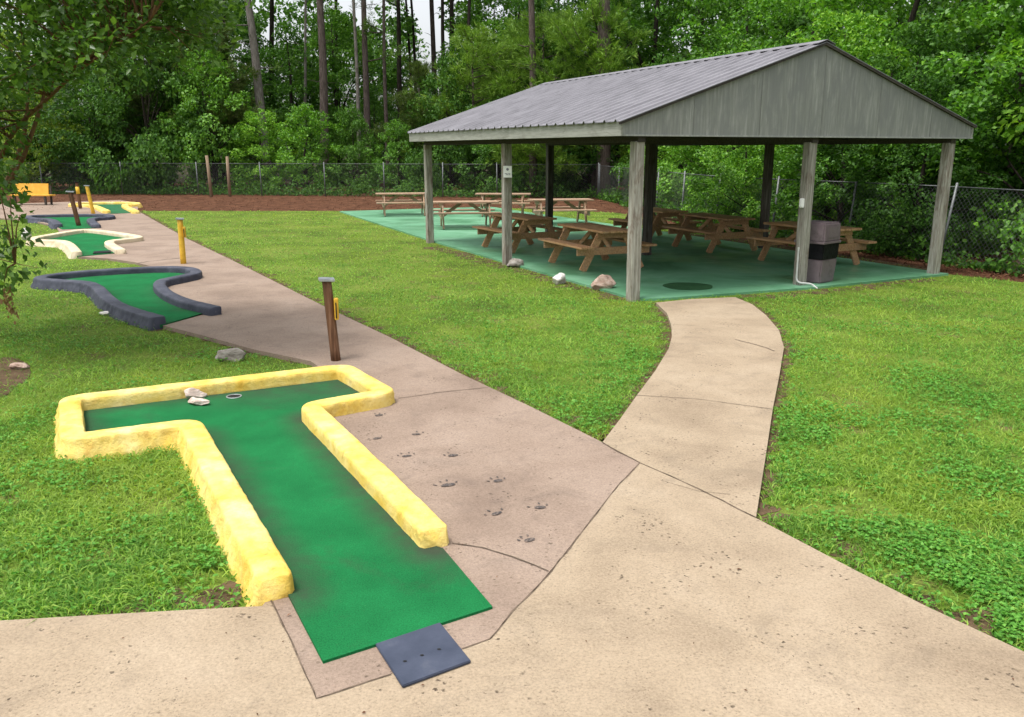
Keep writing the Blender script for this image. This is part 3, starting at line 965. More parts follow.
# ------------------------------------------------------------------ bench
c = at(34, 206, 0)
bn = empty("park_bench", (c[0], c[1], 0), "yellow park bench with a solid plank back before the far fence", "bench", rz=R(-6))
MB().box((-0.15, 0.22, 0.66), (1.45, 0.04, 0.46), rx=-0.15).build("backrest", M["yellowbench"], bn, bevel=0.01)
MB().box((0, -0.02, 0.43), (1.75, 0.42, 0.05)).build("seat", M["yellowbench"], bn, bevel=0.01)
for sx in (-0.65, 0.65):
    MB().bar((sx, -0.18, 0), (sx, -0.18, 0.405), 0.07, 0.07, (0, 1, 0)).build("leg", M["beam"], bn)
    MB().bar((sx, 0.17, 0), (sx, 0.25, 0.8), 0.07, 0.05, (0, 1, 0)).build("leg", M["beam"], bn)

# ------------------------------------------------------------------ pavilion
pv = empty("picnic_pavilion", (P0[0], P0[1], 0), "open-sided pavilion with square posts, plank gable and grey ribbed metal roof", "pavilion", rz=PA)
UL, UR, V0, V1 = -0.36, 6.74, -0.15, 9.22
ZE, ZF, ZR = 2.39, 2.585, 3.78
UM = 3.22


def post(u, v):
    mb = MB()
    n = 6
    hw = 0.078
    tw = random.uniform(-0.03, 0.03)
    lx, ly = random.uniform(-.012, .012), random.uniform(-.012, .012)
    mb.bar((u, v, -0.1), (u + lx, v + ly, 2.32), hw * 2, hw * 2, (0, 1, 0))
    return mb.build("post", M["post_shaded"] if (u > 1 and v > 1) else M["post"], pv, bevel=0.008)


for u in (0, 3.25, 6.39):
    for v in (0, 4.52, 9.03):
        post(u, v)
for u in (0, 3.25, 6.39):
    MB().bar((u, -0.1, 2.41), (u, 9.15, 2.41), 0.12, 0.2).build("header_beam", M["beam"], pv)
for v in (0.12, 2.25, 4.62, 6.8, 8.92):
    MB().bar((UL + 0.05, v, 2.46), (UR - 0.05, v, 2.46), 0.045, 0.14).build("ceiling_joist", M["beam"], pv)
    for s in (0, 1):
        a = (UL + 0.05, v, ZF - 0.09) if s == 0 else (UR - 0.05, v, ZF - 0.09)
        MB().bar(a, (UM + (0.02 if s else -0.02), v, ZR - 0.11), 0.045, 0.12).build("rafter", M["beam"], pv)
for v, name in ((V0, "gable"), (V1 - 0.05, "gable")):
    mb = MB()
    pts = [(UL, ZE), (UR, ZE), (UR, ZF), (UM, ZR - 0.02), (UL, ZF)]
    vs = [(u, v, z) for u, z in pts] + [(u, v + 0.03, z) for u, z in pts]
    fs = [(0, 1, 2, 3, 4), (9, 8, 7, 6, 5)] + [((i + 1) % 5, i, 5 + i, 5 + (i + 1) % 5) for i in range(5)]
    mb.add(vs, fs)
    g = mb.build("gable", M["gable"], pv)
    # board seams
    k = 0
    for u in np.arange(UL + 1.2, UR - 0.5, 1.22):
        zt = ZF + (ZR - ZF) * (1 - abs(u - UM) / (UR - UM + 0.06)) - 0.06
        fy = v - 0.004 if v < 0 else v + 0.034
        MB().box((u, fy, (ZE + zt) / 2), (0.005, 0.004, zt - ZE)).build("seam", M["seam"], g)
    fy = v - 0.01 if v < 0 else v + 0.04
    MB().box((UM, fy, ZE + 0.012), (UR - UL, 0.02, 0.022)).build("bottom_trim", M["gable"], g)
for u in (UL - 0.018, UR + 0.018):
    MB().box((u, (V0 + V1) / 2, (ZE + ZF) / 2), (0.032, V1 - V0 + 0.03, ZF - ZE)).build("fascia", M["fascia"], pv, bevel=0.004)
# ribbed roofing sheets
rise = (ZR - ZF) / (UM - UL)


def roof_side(sign):
    prof = []
    v = V0 - 0.05
    while v < V1 + 0.05:
        for dv, dz in ((0, 0), (0.1, 0), (0.12, 0.03), (0.15, 0.03), (0.17, 0)):
            prof.append((v + dv, dz))
        v += 0.3
    mb = MB()
    ue = UL - 0.07 if sign < 0 else UR + 0.07
    n = len(prof)
    steps = 6
    vs = []
    for th in (0.0, -0.012):
        for i in range(steps + 1):
            t = i / steps
            u = ue + (UM - ue) * t
            z = ZR - rise * abs(u - UM) + 0.03 + th
            for vv, dz in prof:
                vs.append((u, vv, z + dz))
    fs = []
    K = (steps + 1) * n
    for i in range(steps):
        for j in range(n - 1):
            a = i * n + j
            q = (a, a + n, a + n + 1, a + 1)
            fs.append(q[::-1] if sign < 0 else q)
            q = tuple(K + x for x in q)
            fs.append(q if sign < 0 else q[::-1])
    for j in range(n - 1):
        fs.append((j, j + 1, K + j + 1, K + j))
    for i in range(steps):
        for e in (0, n - 1):
            a = i * n + e
            fs.append((a, a + n, K + a + n, K + a))
    mb.add(vs, fs)
    return mb.build("roof_panel", M["roof"], pv)


roof_side(-1)
roof_side(1)
mb = MB()
vs = []
for v in (V0 - 0.06, V1 + 0.06):
    for du in (-0.17, 0, 0.17):
        vs.append((UM + du, v, ZR + 0.062 - rise * abs(du)))
    for du in (0.17, 0, -0.17):
        vs.append((UM + du, v, ZR + 0.054 - rise * abs(du)))
mb.add(vs, [(0, 1, 7, 6), (1, 2, 8, 7), (2, 3, 9, 8), (3, 4, 10, 9), (4, 5, 11, 10), (5, 0, 6, 11), (0, 5, 4, 3, 2, 1), (6, 7, 8, 9, 10, 11)])
mb.build("ridge_cap", M["roof"], pv)
for s in (-1, 1):
    ue = UL - 0.07 if s < 0 else UR + 0.07
    MB().bar((ue, V0 - 0.025, ZR - rise * abs(ue - UM) + 0.0), (UM, V0 - 0.025, ZR), 0.035, 0.035).build("rake_trim", M["beam"], pv)

# notice on the middle side post
q = uv(-0.055, 4.42, 1.78)
sg = empty("notice", uv(-0.03, 4.4, 1.80), "small white notice fixed high on the pavilion's side post", "sign", rz=PA - R(38))
MB().box((0, -0.062, 0), (0.165, 0.006, 0.215)).build("board", M["white"], sg)
mk = MB()
mk.add([(0.0 + 0.026 * math.cos(t * math.pi / 8), -0.0675, 0.045 + 0.026 * math.sin(t * math.pi / 8)) for t in range(16)], [tuple(reversed(range(16)))])
mk.build("symbol", M["ink"], sg)
for k, (a, b, z) in enumerate(((-0.055, 0.0, -0.035), (0.012, 0.055, -0.035), (-0.03, 0.02, -0.055), (0.03, 0.055, -0.055))):
    MB().box(((a + b) / 2, -0.066, z), (b - a, 0.003, 0.011)).build("lettering", M["ink"], sg)

# conduit box and pipe on the front middle post
jb = empty("outlet_box", uv(3.25 - 0.1, -0.02, 1.37), "small white outlet box on the pavilion's front middle post", "outlet box", rz=PA)
MB().box((-0.005, 0, 0), (0.05, 0.07, 0.15)).build("housing", M["white"], jb, bevel=0.008)
MB().box((-0.034, 0, 0), (0.012, 0.05, 0.11)).build("cover", M["white"], jb, bevel=0.003)
pts = [(-0.105, -0.03, 0.66), (-0.107, -0.03, 0.5), (-0.112, -0.04, 0.2), (-0.112, -0.05, 0.11), (-0.09, -0.11, 0.085), (-0.02, -0.16, 0.08), (0.05, -0.22, 0.075), (0.075, -0.33, 0.01)]
pts = chaikin([tuple(p) for p in pts], 2)
o = MB().tube(pts, 0.015, 10).build("drain_pipe", M["pvc"], smooth=True)
o.location = uv(3.25, 0, 0)
o.rotation_euler.z = PA
tag(o, "thin white pipe down the pavilion's front middle post, bending out at its foot", "pipe")

# dark round mat on the slab
zs = ZP - 0.012
c = uv(0, 0)
c = at(688, 286.5, zs)
n = 40
o = MB().poly([((0.40 + 0.012 * math.sin(5 * t)) * math.cos(t), (0.39 + 0.01 * math.cos(3 * t)) * math.sin(t)) for t in [2 * math.pi * k / n for k in range(n)]], 0.003, 0.01).build("floor_patch", simple("dark_green_paint", [(0.3, (0.012, 0.055, 0.02)), (0.7, (0.03, 0.1, 0.035))], 5, rough=0.7))
o.location = c
tag(o, "round dark green carpet patch on the pavilion floor by the walkway", "patch")

# ------------------------------------------------------------------ trash can
c = at(821, 284, zs)
ca = R(45 - 4)
tc_ = empty("trash_can", (c[0] + 0.0, c[1] + 0.33, zs), "mauve-grey square trash can with hood and black bag by a pavilion post", "trash can", rz=ca)


def frustum(z0, z1, w0, w1):
    mb = MB()
    vs = []
    for z, w_ in ((z0, w0), (z1, w1)):
        h_ = w_ / 2
        vs += [(-h_, -h_, z), (h_, -h_, z), (h_, h_, z), (-h_, h_, z)]
    return mb.add(vs, [(3, 2, 1, 0), (4, 5, 6, 7), (0, 1, 5, 4), (1, 2, 6, 5), (2, 3, 7, 6), (3, 0, 4, 7)])


b_ = frustum(0.0, 0.40, 0.45, 0.50).build("bin", M["can"], tc_, bevel=0.02)
fr = frustum(0.395, 0.665, 0.502, 0.522)
bg_ = fr.build("bag", M["black"], tc_, bevel=0.015)
hd = frustum(0.685, 1.0, 0.535, 0.515).build("hood", M["can"], tc_, bevel=0.025)
frustum(0.655, 0.70, 0.555, 0.555).build("rim", M["can"], hd, bevel=0.008)
MB().box((0, -0.2665, 0.85), (0.37, 0.012, 0.2)).build("flap", M["can"], hd, bevel=0.006)
MB().box((0.2665, 0, 0.85), (0.012, 0.37, 0.2)).build("flap", M["can"], hd, bevel=0.006)
MB().bar((0.265, -0.16, 0.43), (0.271, 0.02, 0.52), 0.004, 0.02).build("bag_streak", M["white"], bg_)  # thin white strip slanting across the black bag

# ------------------------------------------------------------------ picnic tables
TG = "picnic tables in and behind the pavilion"


def make_table():
    r = empty("picnic_table", (0, 0, 0), "table", "picnic table", TG)
    mb = MB()
    for k in range(5):
        mb.box((random.uniform(-.008, .008), (k - 2) * 0.148, 0.72 + random.uniform(-.002, .002)), (1.86, 0.138, 0.04))
    mb.build("tabletop", M["table"], r, bevel=0.006)
    for s in (-1, 1):
        sb = MB()
        for k in (-0.5, 0.5):
            sb.box((0, s * 0.665 + k * 0.132, 0.45), (1.86, 0.124, 0.04))
        sb.build("seat", M["table"], r, bevel=0.006)
    for sx in (-0.66, 0.66):
        for s in (-1, 1):
            MB().bar((sx, s * 0.62, 0.0), (sx, s * 0.24, 0.698), 0.04, 0.14, (0, 1, 0.3)).build("leg", M["table"], r, bevel=0.004)
        x2 = sx + (0.042 if sx > 0 else -0.042)
        MB().box((x2, 0, 0.362), (0.04, 1.52, 0.135)).build("seat_support", M["table"], r, bevel=0.004)
        MB().box((x2, 0, 0.645), (0.04, 0.7, 0.105)).build("top_batten", M["table"], r, bevel=0.004)
        MB().bar((sx * 0.97, 0, 0.34), (sx * 0.18, 0, 0.69), 0.04, 0.09).build("brace", M["table"], r, bevel=0.004)
    return r


tables = [
    (1.60, 16.36, -67, 0, "brown picnic table nearest the corner post, close to the white and pink rocks"),
    (0.22, 19.2, -62, 0, "brown picnic table behind the side post that carries the white notice"),
    (-1.34, 24.65, 8, 1, "weathered picnic table behind the rear corner post, crosswise to the pavilion"),
    (-3.7, 29.45, 10, 1, "bleached picnic table at the far end of the slab, nearest the lawn"),
    (-0.3, 29.2, -3, 1, "bleached picnic table standing out on the far slab before the fence"),
    (1.45, 25.75, 9, 1, "bleached picnic table just behind the pavilion's dark rear middle post"),
    (4.55, 19.2, -67, 0, "brown picnic table in the middle of the pavilion's fence side, in deep shade"),
    (3.55, 21.4, -67, 0, "dark picnic table at the pavilion's rear, half hidden by the dark centre post"),
    (5.84, 16.75, -63, 0, "brown picnic table behind the trash can"),
]
T0 = make_table()
for i, (x, y, a, grey, lb) in enumerate(tables):
    t = T0 if i == 0 else copy_tree(T0)
    t.location = (x, y, zs)
    t.rotation_euler.z = R(a)
    t["label"] = lb
    if grey:
        for ch in t.children:
            ch.material_slots[0].link = "OBJECT"
            ch.material_slots[0].material = M["table_grey"]


# ------------------------------------------------------------------ rocks
def rock(px, size, m, label, seed, z=0.0, rz=0.0, cat="rock"):
    bm = bmesh.new()
    bmesh.ops.create_icosphere(bm, subdivisions=4, radius=1)
    rs = random.Random(seed)
    planes = []
    for k in range(11):
        d = Vector((rs.gauss(0, 1), rs.gauss(0, 1), rs.gauss(0, 1))).normalized()
        planes.append((d, rs.uniform(0.5, 0.85)))
    for v in bm.verts:
        p = v.co.copy()
        for d, h_ in planes:
            e = p.dot(d) - h_
            if e > 0:
                p -= d * e * 0.92
        p += p.normalized() * (mnoise.noise(p * 2.5 + Vector((seed, 0, 0))) * 0.12 + mnoise.noise(p * 8 + Vector((seed, 3, 0))) * 0.04)
        v.co = (p.x * size[0] / 2, p.y * size[1] / 2, p.z * size[2] / 2 + size[2] * 0.28)
    me = bpy.data.meshes.new("rock")
    bm.to_mesh(me)
    bm.free()
    me.materials.append(m)
    me.polygons.foreach_set("use_smooth", [True] * len(me.polygons))
    o = bpy.data.objects.new("rock", me)
    COL.objects.link(o)
    o.location = at(*px, z)
    o.rotation_euler.z = rz
    tag(o, label, cat, "loose rocks about the course")
    return o


rock((233, 361), (0.34, 0.2, 0.2), M["rockgrey"], "grey angular rock on the grass behind the yellow curb", 3, rz=0.3)
rock((199, 404.5), (0.22, 0.11, 0.09), M["rockpale"], "flat pinkish stone lying on the green carpet, in front of its partner", 8, z=0.062, rz=-0.15)
rock((194, 398.5), (0.23, 0.1, 0.13), M["rockpale"], "upright pinkish stone on the green carpet, behind the flat one", 12, z=0.062, rz=0.5)
rock((516, 267), (0.38, 0.26, 0.22), M["rockgrey"], "grey and pink rock at the foot of the post with the notice", 17, rz=0.2)
rock((558.5, 284), (0.3, 0.22, 0.27), M["rockwhite"], "white rounded rock on the grass edge beside the slab", 21, rz=0.9)
rock((602, 290), (0.42, 0.28, 0.36), M["rockpink"], "pink pointed rock on the slab edge beside the corner post", 29, rz=0.1)
rock((20, 369), (0.2, 0.15, 0.1), M["rockpink"], "small pinkish stone in the bare shaded patch of lawn", 31)
rock((107, 315), (0.26, 0.16, 0.07), M["rockwhite"], "flat white stone in grass against the charcoal curb", 37)
rock((26, 240), (0.3, 0.2, 0.42), M["rockwhite"], "white upright stone at the tip of the cream curb", 41)
rock((1026, 272), (0.42, 0.4, 0.42), M["rockpink"], "big pinkish boulder at the foot of the fence in the pine straw", 43)

# ------------------------------------------------------------------ chain link fences


def fence(points, hgt, label, far=False):
    r = empty("chain_link_fence", (points[0][0], points[0][1], 0), label, "fence", "chain-link fences round the course")
    for (x, y, lx, ly) in points:
        MB().tube([(x, y, -0.1), (x + lx, y + ly, hgt + 0.08)], 0.027, 8).build("fence_post", M["galv"], r, world=True, smooth=True)
    for i in range(len(points) - 1):
        a = Vector((points[i][0], points[i][1], 0))
        b = Vector((points[i + 1][0], points[i + 1][1], 0))
        la = Vector((points[i][2], points[i][3], 0))
        lb = Vector((points[i + 1][2], points[i + 1][3], 0))
        MB().tube([a + la + Vector((0, 0, hgt)), b + lb + Vector((0, 0, hgt))], 0.014, 6).build("top_rail", M["wire"], r, world=True, smooth=True)
        L = (b - a).length
        mb = MB()
        step = 0.105
        for sgn in (1, -1):
            k = -hgt
            while k < L + hgt:
                # wire x = k + z (or L-k-z)
                z0, z1 = 0.02, hgt
                x0, x1 = k + z0, k + z1
                if x0 < 0:
                    z0, x0 = -k, 0
                if x1 > L:
                    z1, x1 = L - k, L
                if z1 - z0 > 0.02 and z0 < hgt and z1 > 0:
                    def P(x, z):
                        t = (x if sgn > 0 else L - x) / L
                        return a.lerp(b, t) + (la.lerp(lb, t)) * (z / hgt) + Vector((0, 0, z))
                    mb.tube([P(x0, z0), P(x1, z1)], 0.0022 if far else 0.003, 3, cap=False)
                k += step
        mb.build("wire_mesh", M["wire"], r, world=True)
    return r


fl = []
for x, d in ((-260, 46.2), (-190, 45.8), (-115, 45.4), (-40, 45), (38, 44.6), (118, 44), (195, 43.4), (259, 42.9), (323, 42.4), (383, 41.9), (442, 41.4), (497, 41), (552, 40.6), (599, 40.2)):
    fl.append((pxx(x, d), d, random.uniform(-.04, .04), 0))
fence(fl, 1.55, "long chain-link fence along the wood behind the lawn and yellow bench", True)
fr_ = [(fl[-1][0] + 0.05, fl[-1][1] - 0.05, 0, 0), (4.5, 36.5, 0, 0), (4.7, 33, 0, 0), (4.95, 29.6, .05, 0), (5.2, 26.4, .05, 0), (5.6, 23.7, 0.1, 0), (6.45, 21.3, 0.1, 0), (7.55, 19.3, 0.12, 0), (8.48, 16.9, 0.2, 0), (9.35, 14.3, 0.1, 0), (10.3, 11.6, 0.05, 0), (11.2, 8.9, 0, 0), (12.1, 6.3, 0, 0)]
fence(fr_, 1.5, "chain-link fence with leaning posts beside the pavilion, foliage pressing against it")


# ------------------------------------------------------------------ trees
def rand_unit(n):
    v = RNG.normal(size=(n, 3))
    return v / np.linalg.norm(v, axis=1, keepdims=True)


def make_crown(name, clumps, per, size, m, parent, crown_c, up=0.8, width=0.36, flat=0.65):
    """leaf clumps: clumps = list of (centre, radius)"""
    C, A, NN, SZ = [], [], [], []
    cc = np.array(crown_c)
    for c, r in clumps:
        n = max(4, int(per * (r ** 2)))
        u = rand_unit(n)
        rad = r * RNG.uniform(0.35, 1.0, n) ** 0.55
        p = u * rad[:, None]
        p[:, 2] *= flat
        p = p + np.array(c)
        outw = p - cc
        outw /= np.linalg.norm(outw, axis=1, keepdims=True) + 1e-6
        nr = outw * 0.55 + np.array([0, 0, up]) + RNG.normal(size=(n, 3)) * 0.45
        ax = outw + RNG.normal(size=(n, 3)) * 0.7 + np.array([0, 0, -0.35])
        C.append(p); A.append(ax); NN.append(nr)
        SZ.append(size * RNG.uniform(0.65, 1.3, n))
    return leaf_object(name, np.concatenate(C), np.concatenate(A), np.concatenate(NN), np.concatenate(SZ), m, parent, width)


def limbs(mb, base, tops, r0, rng, n=7):
    for t in tops:
        a, b = Vector(base), Vector(t)
        mid = a.lerp(b, 0.5) + Vector((rng.uniform(-.2, .2), rng.uniform(-.2, .2), (b - a).length * 0.08))
        mb.tube([a, a.lerp(mid, 0.5), mid, mid.lerp(b, 0.5), b], [r0, r0 * 0.85, r0 * 0.65, r0 * 0.4, r0 * 0.15], n)


def proto_broadleaf(h, cr, z0, nclump, per, leaf, lm, bm_, seed, trunk_r=0.14):
    rs = random.Random(seed)
    r = empty("broadleaf_tree", (0, 0, 0), "x", "tree")
    mb = MB()
    lean = rs.uniform(-.3, .3)
    tp = [(0, 0, -0.2), (lean * .2, 0, h * .2), (lean * .5, rs.uniform(-.2, .2), h * .45), (lean, rs.uniform(-.3, .3), h * .7), (lean, 0, h * 0.93)]
    mb.tube(tp, [trunk_r * 1.25, trunk_r, trunk_r * .8, trunk_r * .5, trunk_r * .1], 9)
    clumps = []
    for k in range(nclump):
        t = (k + rs.random()) / nclump
        z = z0 + (h - z0) * t
        # egg-shaped envelope with ragged outline
        e = math.sqrt(max(0.02, 1 - (2 * (0.18 + 0.82 * t) ** 0.9 - 1) ** 2))
        rr = cr * e * rs.choice((rs.uniform(0.3, 0.9), rs.uniform(0.6, 1.25)))
        a = rs.uniform(0, 2 * math.pi)
        c = (lean * t + rr * math.cos(a), rr * math.sin(a), z + rs.uniform(-.2, .2))
        clumps.append((c, rs.uniform(0.14, 0.27) * cr * (1.15 - 0.4 * t)))
    big = sorted(clumps, key=lambda q: -q[1])[: max(8, nclump // 4)]
    for c, rad in big:
        limbs(mb, (lean * .3, 0, max(0.2, c[2] * 0.55)), [c], trunk_r * 0.4, rs, 5)
    mb.build("trunk", bm_, r, smooth=True)
    make_crown("crown", clumps, per, leaf, lm, r, (0, 0, z0 + (h - z0) * 0.35))
    return r


def needle_object(name, tufts, m, parent, L=0.2, k=16, wid=0.006):
    C, A, NN, SZ = [], [], [], []
    for c, d in tufts:
        n = k
        dd = np.array(d)[None] + RNG.normal(size=(n, 3)) * 0.55
        dd /= np.linalg.norm(dd, axis=1, keepdims=True)
        ln = L * RNG.uniform(0.7, 1.25, n)
        C.append(np.array(c)[None] + dd * ln[:, None] * 0.5 + RNG.normal(size=(n, 3)) * 0.05)
        A.append(dd)
        NN.append(RNG.normal(size=(n, 3)))
        SZ.append(ln)
    return leaf_object(name, np.concatenate(C), np.concatenate(A), np.concatenate(NN), np.concatenate(SZ), m, parent, wid / L, 0.0)


def proto_youngpine(h, cr, seed, lm, nbr=46, z0=0.6, k=16, L=0.22, wid=0.011):
    rs = random.Random(seed)
    r = empty("young_pine", (0, 0, 0), "x", "tree")
    mb = MB()
    mb.tube([(0, 0, -0.2), (0.05, 0, h * .5), (0, 0.05, h)], [0.13, 0.08, 0.02], 8)
    tufts = []
    for b in range(nbr):
        t = (b + rs.random()) / nbr
        z = z0 + (h - z0) * t
        ln = cr * (1 - t) ** 0.5 * rs.uniform(0.5, 1.15) + 0.25
        a = rs.uniform(0, 2 * math.pi)
        d = Vector((math.cos(a), math.sin(a), 0.08 + 0.4 * t))
        p0 = Vector((0, 0, z))
        p1 = p0 + d * ln * 0.6 - Vector((0, 0, 0.06 * ln))
        p2 = p0 + d * ln + Vector((0, 0, 0.1 * ln))
        mb.tube([p0, p1, p2], [0.03, 0.02, 0.007], 5)
        m_ = int(8 + ln * 13)
        for q in range(m_):
            s = rs.uniform(0.3, 1.0)
            c = p0.lerp(p1, s / 0.6) if s < 0.6 else p1.lerp(p2, (s - 0.6) / 0.4)
            off = Vector((rs.gauss(0, 1), rs.gauss(0, 1), rs.gauss(0, 0.6))) * (0.12 + 0.07 * ln)
            c = c + off
            dd = (d + off * 1.5 + Vector((0, 0, 0.5))).normalized()
            tufts.append((tuple(c), tuple(dd)))
    mb.build("trunk", M["bark_red"], r, smooth=True)
    needle_object("crown", tufts, lm, r, L, k, wid)
    return r


def proto_tallpine(h, seed, bm_, rad, lowbranch=0, bend=0.0):
    rs = random.Random(seed)
    r = empty("tall_pine", (0, 0, 0), "x", "tree")
    mb = MB()
    n = 10
    pts = []
    for i in range(n + 1):
        t = i / n
        pts.append((bend * math.sin(t * 2.4) + 0.05 * math.sin(t * 9 + seed), 0.04 * math.cos(t * 8 + seed), -0.2 + (h + .2) * t))
    mb.tube(pts, [rad * (1.12 - 0.75 * (i / n)) for i in range(n + 1)], 11)
    tufts = []
    br = [(rs.uniform(0.62, 1.0), rs.uniform(1.2, 3.2)) for _ in range(26)] + [(rs.uniform(0.22, 0.5), rs.uniform(0.8, 2.2)) for _ in range(lowbranch)]
    for t, ln in br:
        z = h * t
        a = rs.uniform(0, 2 * math.pi)
        d = Vector((math.cos(a), math.sin(a), rs.uniform(0.0, 0.5)))
        p0 = Vector((0, 0, z))
        p2 = p0 + d * ln
        mb.tube([p0, p0.lerp(p2, .5) - Vector((0, 0, .08)), p2], [0.045, 0.03, 0.008], 5)
        for q in range(16 if t > .6 else 9):
            s = rs.uniform(0.45, 1.0)
            c = p0.lerp(p2, s) + Vector((rs.gauss(0, .3), rs.gauss(0, .3), rs.gauss(0, .2)))
            tufts.append((tuple(c), tuple((d + Vector((0, 0, .5))).normalized())))
    # dead stubs down the stem
    for q in range(6):
        z = h * rs.uniform(0.12, 0.6)
        a = rs.uniform(0, 6.28)
        mb.tube([(0, 0, z), (0.5 * math.cos(a), 0.5 * math.sin(a), z + .1), (0.9 * math.cos(a), 0.9 * math.sin(a), z + .12)], [0.02, 0.014, 0.005], 4)
    mb.build("trunk", bm_, r, smooth=True)
    needle_object("crown", tufts, M["needle"], r, 0.32, 20, 0.013)
    return r


def leaf_variant(proto, m):
    c = copy_tree(proto)
    for ch in c.children:
        if ch.name.startswith("crown"):
            ch.material_slots[0].link = "OBJECT"
            ch.material_slots[0].material = m
    return c


# prototypes (the first placing moves the prototype itself)
SHRUB = proto_broadleaf(4.6, 2.3, 0.15, 105, 520, 0.125, M["leaf_dark"], M["bark_dark"], 5, 0.07)
SHRUB2 = proto_broadleaf(5.6, 2.2, 0.5, 105, 520, 0.135, M["leaf_mid"], M["bark_dark"], 8, 0.08)
MIDT = proto_broadleaf(9.5, 2.9, 1.6, 135, 330, 0.155, M["leaf_mid"], M["bark_dark"], 13, 0.14)
BIGT = proto_broadleaf(13.5, 3.8, 3.0, 150, 260, 0.185, M["leaf_dark"], M["bark_dark"], 21, 0.2)
VINE = proto_broadleaf(6.2, 2.3, 0.1, 120, 560, 0.125, M["leaf_bright"], M["bark_dark"], 34, 0.09)
VINE2 = proto_broadleaf(7.5, 2.6, 0.3, 120, 440, 0.14, M["leaf_mid"], M["bark_dark"], 55, 0.1)
YP = proto_youngpine(7.4, 3.9, 4, M["needle"], 44, 1.0, 22, 0.26, 0.014)
OP = proto_youngpine(8.6, 3.0, 9, M["leaf_olive"], 40, 3.0, 22, 0.26, 0.015)
USED = set()


def place(proto, x, y, sc, rz, label, group, m=None, sz=None, name=None):
    if proto.name not in USED and m is None:
        t = proto
        USED.add(proto.name)
    else:
        t = leaf_variant(proto, m) if m else copy_tree(proto)
    t.location = (x, y, -0.05)
    t.rotation_euler.z = rz
    t.scale = (sc, sc, sz or sc)
    if name:
        t.name = name
    tag(t, label, "tree", group)
    return t


GB = "shrubs and trees along the wood's edge"
L_ = M
LD, LM, LB, LL, LO = M["leaf_dark"], M["leaf_mid"], M["leaf_bright"], M["leaf_lime"], M["leaf_olive"]
# far fence row: (pixel column, distance, prototype, scale, leaf, label)
rowA = [
    (-110, 47.5, SHRUB, 1.15, None, "dark green shrub behind the far fence, out past the yellow bench's end"),
    (-30, 48, SHRUB2, 1.05, LD, "tall dark shrub behind the far fence, beyond the small tan-stemmed tree"),
    (40, 46.4, SHRUB2, 0.95, LL, "lime green shrub right behind the yellow bench"),
    (95, 46.8, SHRUB, 1.2, None, "dark shrub behind the fence, above the leaning yellow marker post"),
    (150, 46.3, SHRUB, 1.25, None, "dense dark shrub behind the fence where the pink path ends"),
    (212, 46.3, SHRUB2, 1.0, LM, "mid green shrub right behind the two bare wooden poles"),
    (262, 46.2, SHRUB2, 0.75, LB, "bright green shrub at the foot of the pale grey leaning trunk"),
    (305, 45.6, SHRUB2, 0.8, LB, "bright leafy shrub next to the reddish trunk behind the fence"),
    (352, 46, SHRUB, 0.62, None, "low dark shrub at the foot of the slender grey trunk"),
    (398, 45, SHRUB, 0.6, LM, "low mid green shrub behind the fence, just past the pavilion's eave end"),
    (450, 45, SHRUB, 0.85, None, "low dark shrub seen under the eave between the two side posts"),
    (498, 44, SHRUB, 0.85, LM, "mid green shrub seen behind the post with the white notice"),
    (552, 44, SHRUB, 0.9, None, "dark shrub seen behind the pavilion's dark rear middle post"),
    (590, 43, SHRUB, 0.85, None, "dark shrub beside the thick brown trunk behind the pavilion"),
]
k = 0
for x, d, pr, sc, m, lb in rowA:
    k += 1
    tall = 1.0 if 250 < x < 320 or x < 60 else (1.15, 1.5, 1.3, 1.7)[k % 4]
    place(pr, pxx(x, d), d, sc, k * 1.9, lb, GB, m, sz=sc * tall)
# the second row, taller
rowB = [
    (-60, 52, MIDT, 1.0, None, "tall green tree behind the far fence at the wood's bench end"),
    (20, 51, MIDT, 0.9, LL, "tall lime green tree glowing behind the small tan-stemmed tree"),
    (85, 53, MIDT, 1.0, LD, "tall dark tree behind the shrubs over the farthest golf hole"),
    (140, 52, BIGT, 0.8, None, "big dark tree over the end of the pink path"),
    (200, 53, MIDT, 1.05, None, "tall mid green tree behind the wooden poles"),
    (235, 56, BIGT, 0.85, LM, "big green tree just beside the pale grey leaning trunk"),
    (292, 54, MIDT, 1.0, LM, "tall green tree between the pale leaning trunk and the reddish trunk"),
    (340, 57, BIGT, 0.8, LM, "big loose green tree behind the slender grey trunk"),
    (375, 53, MIDT, 0.62, LD, "small dark tree under the thin trunks beside the sky gap"),
    (405, 62, BIGT, 0.62, LM, "green tree far back at the bench side of the bright sky gap"),
    (462, 60, BIGT, 0.66, LM, "green tree far back at the roof side of the bright sky gap"),
    (492, 53, BIGT, 0.85, LM, "big green tree filling the canopy above the roof's low end"),
    (500, 50, MIDT, 0.95, LM, "tall green tree over the back of the metal roof"),
    (545, 47, MIDT, 1.05, LD, "tall dark tree above the far end of the roof ridge"),
    (600, 46, MIDT, 1.1, LM, "tall mid green tree over the middle of the roof ridge"),
    (560, 55, BIGT, 1.0, None, "big dark tree high behind the ridge"),
    (650, 45, BIGT, 0.95, LM, "big green tree behind the ridge beside the near gable"),
]
for x, d, pr, sc, m, lb in rowB:
    k += 1
    place(pr, pxx(x, d), d, sc, k * 2.3, lb, GB, m)
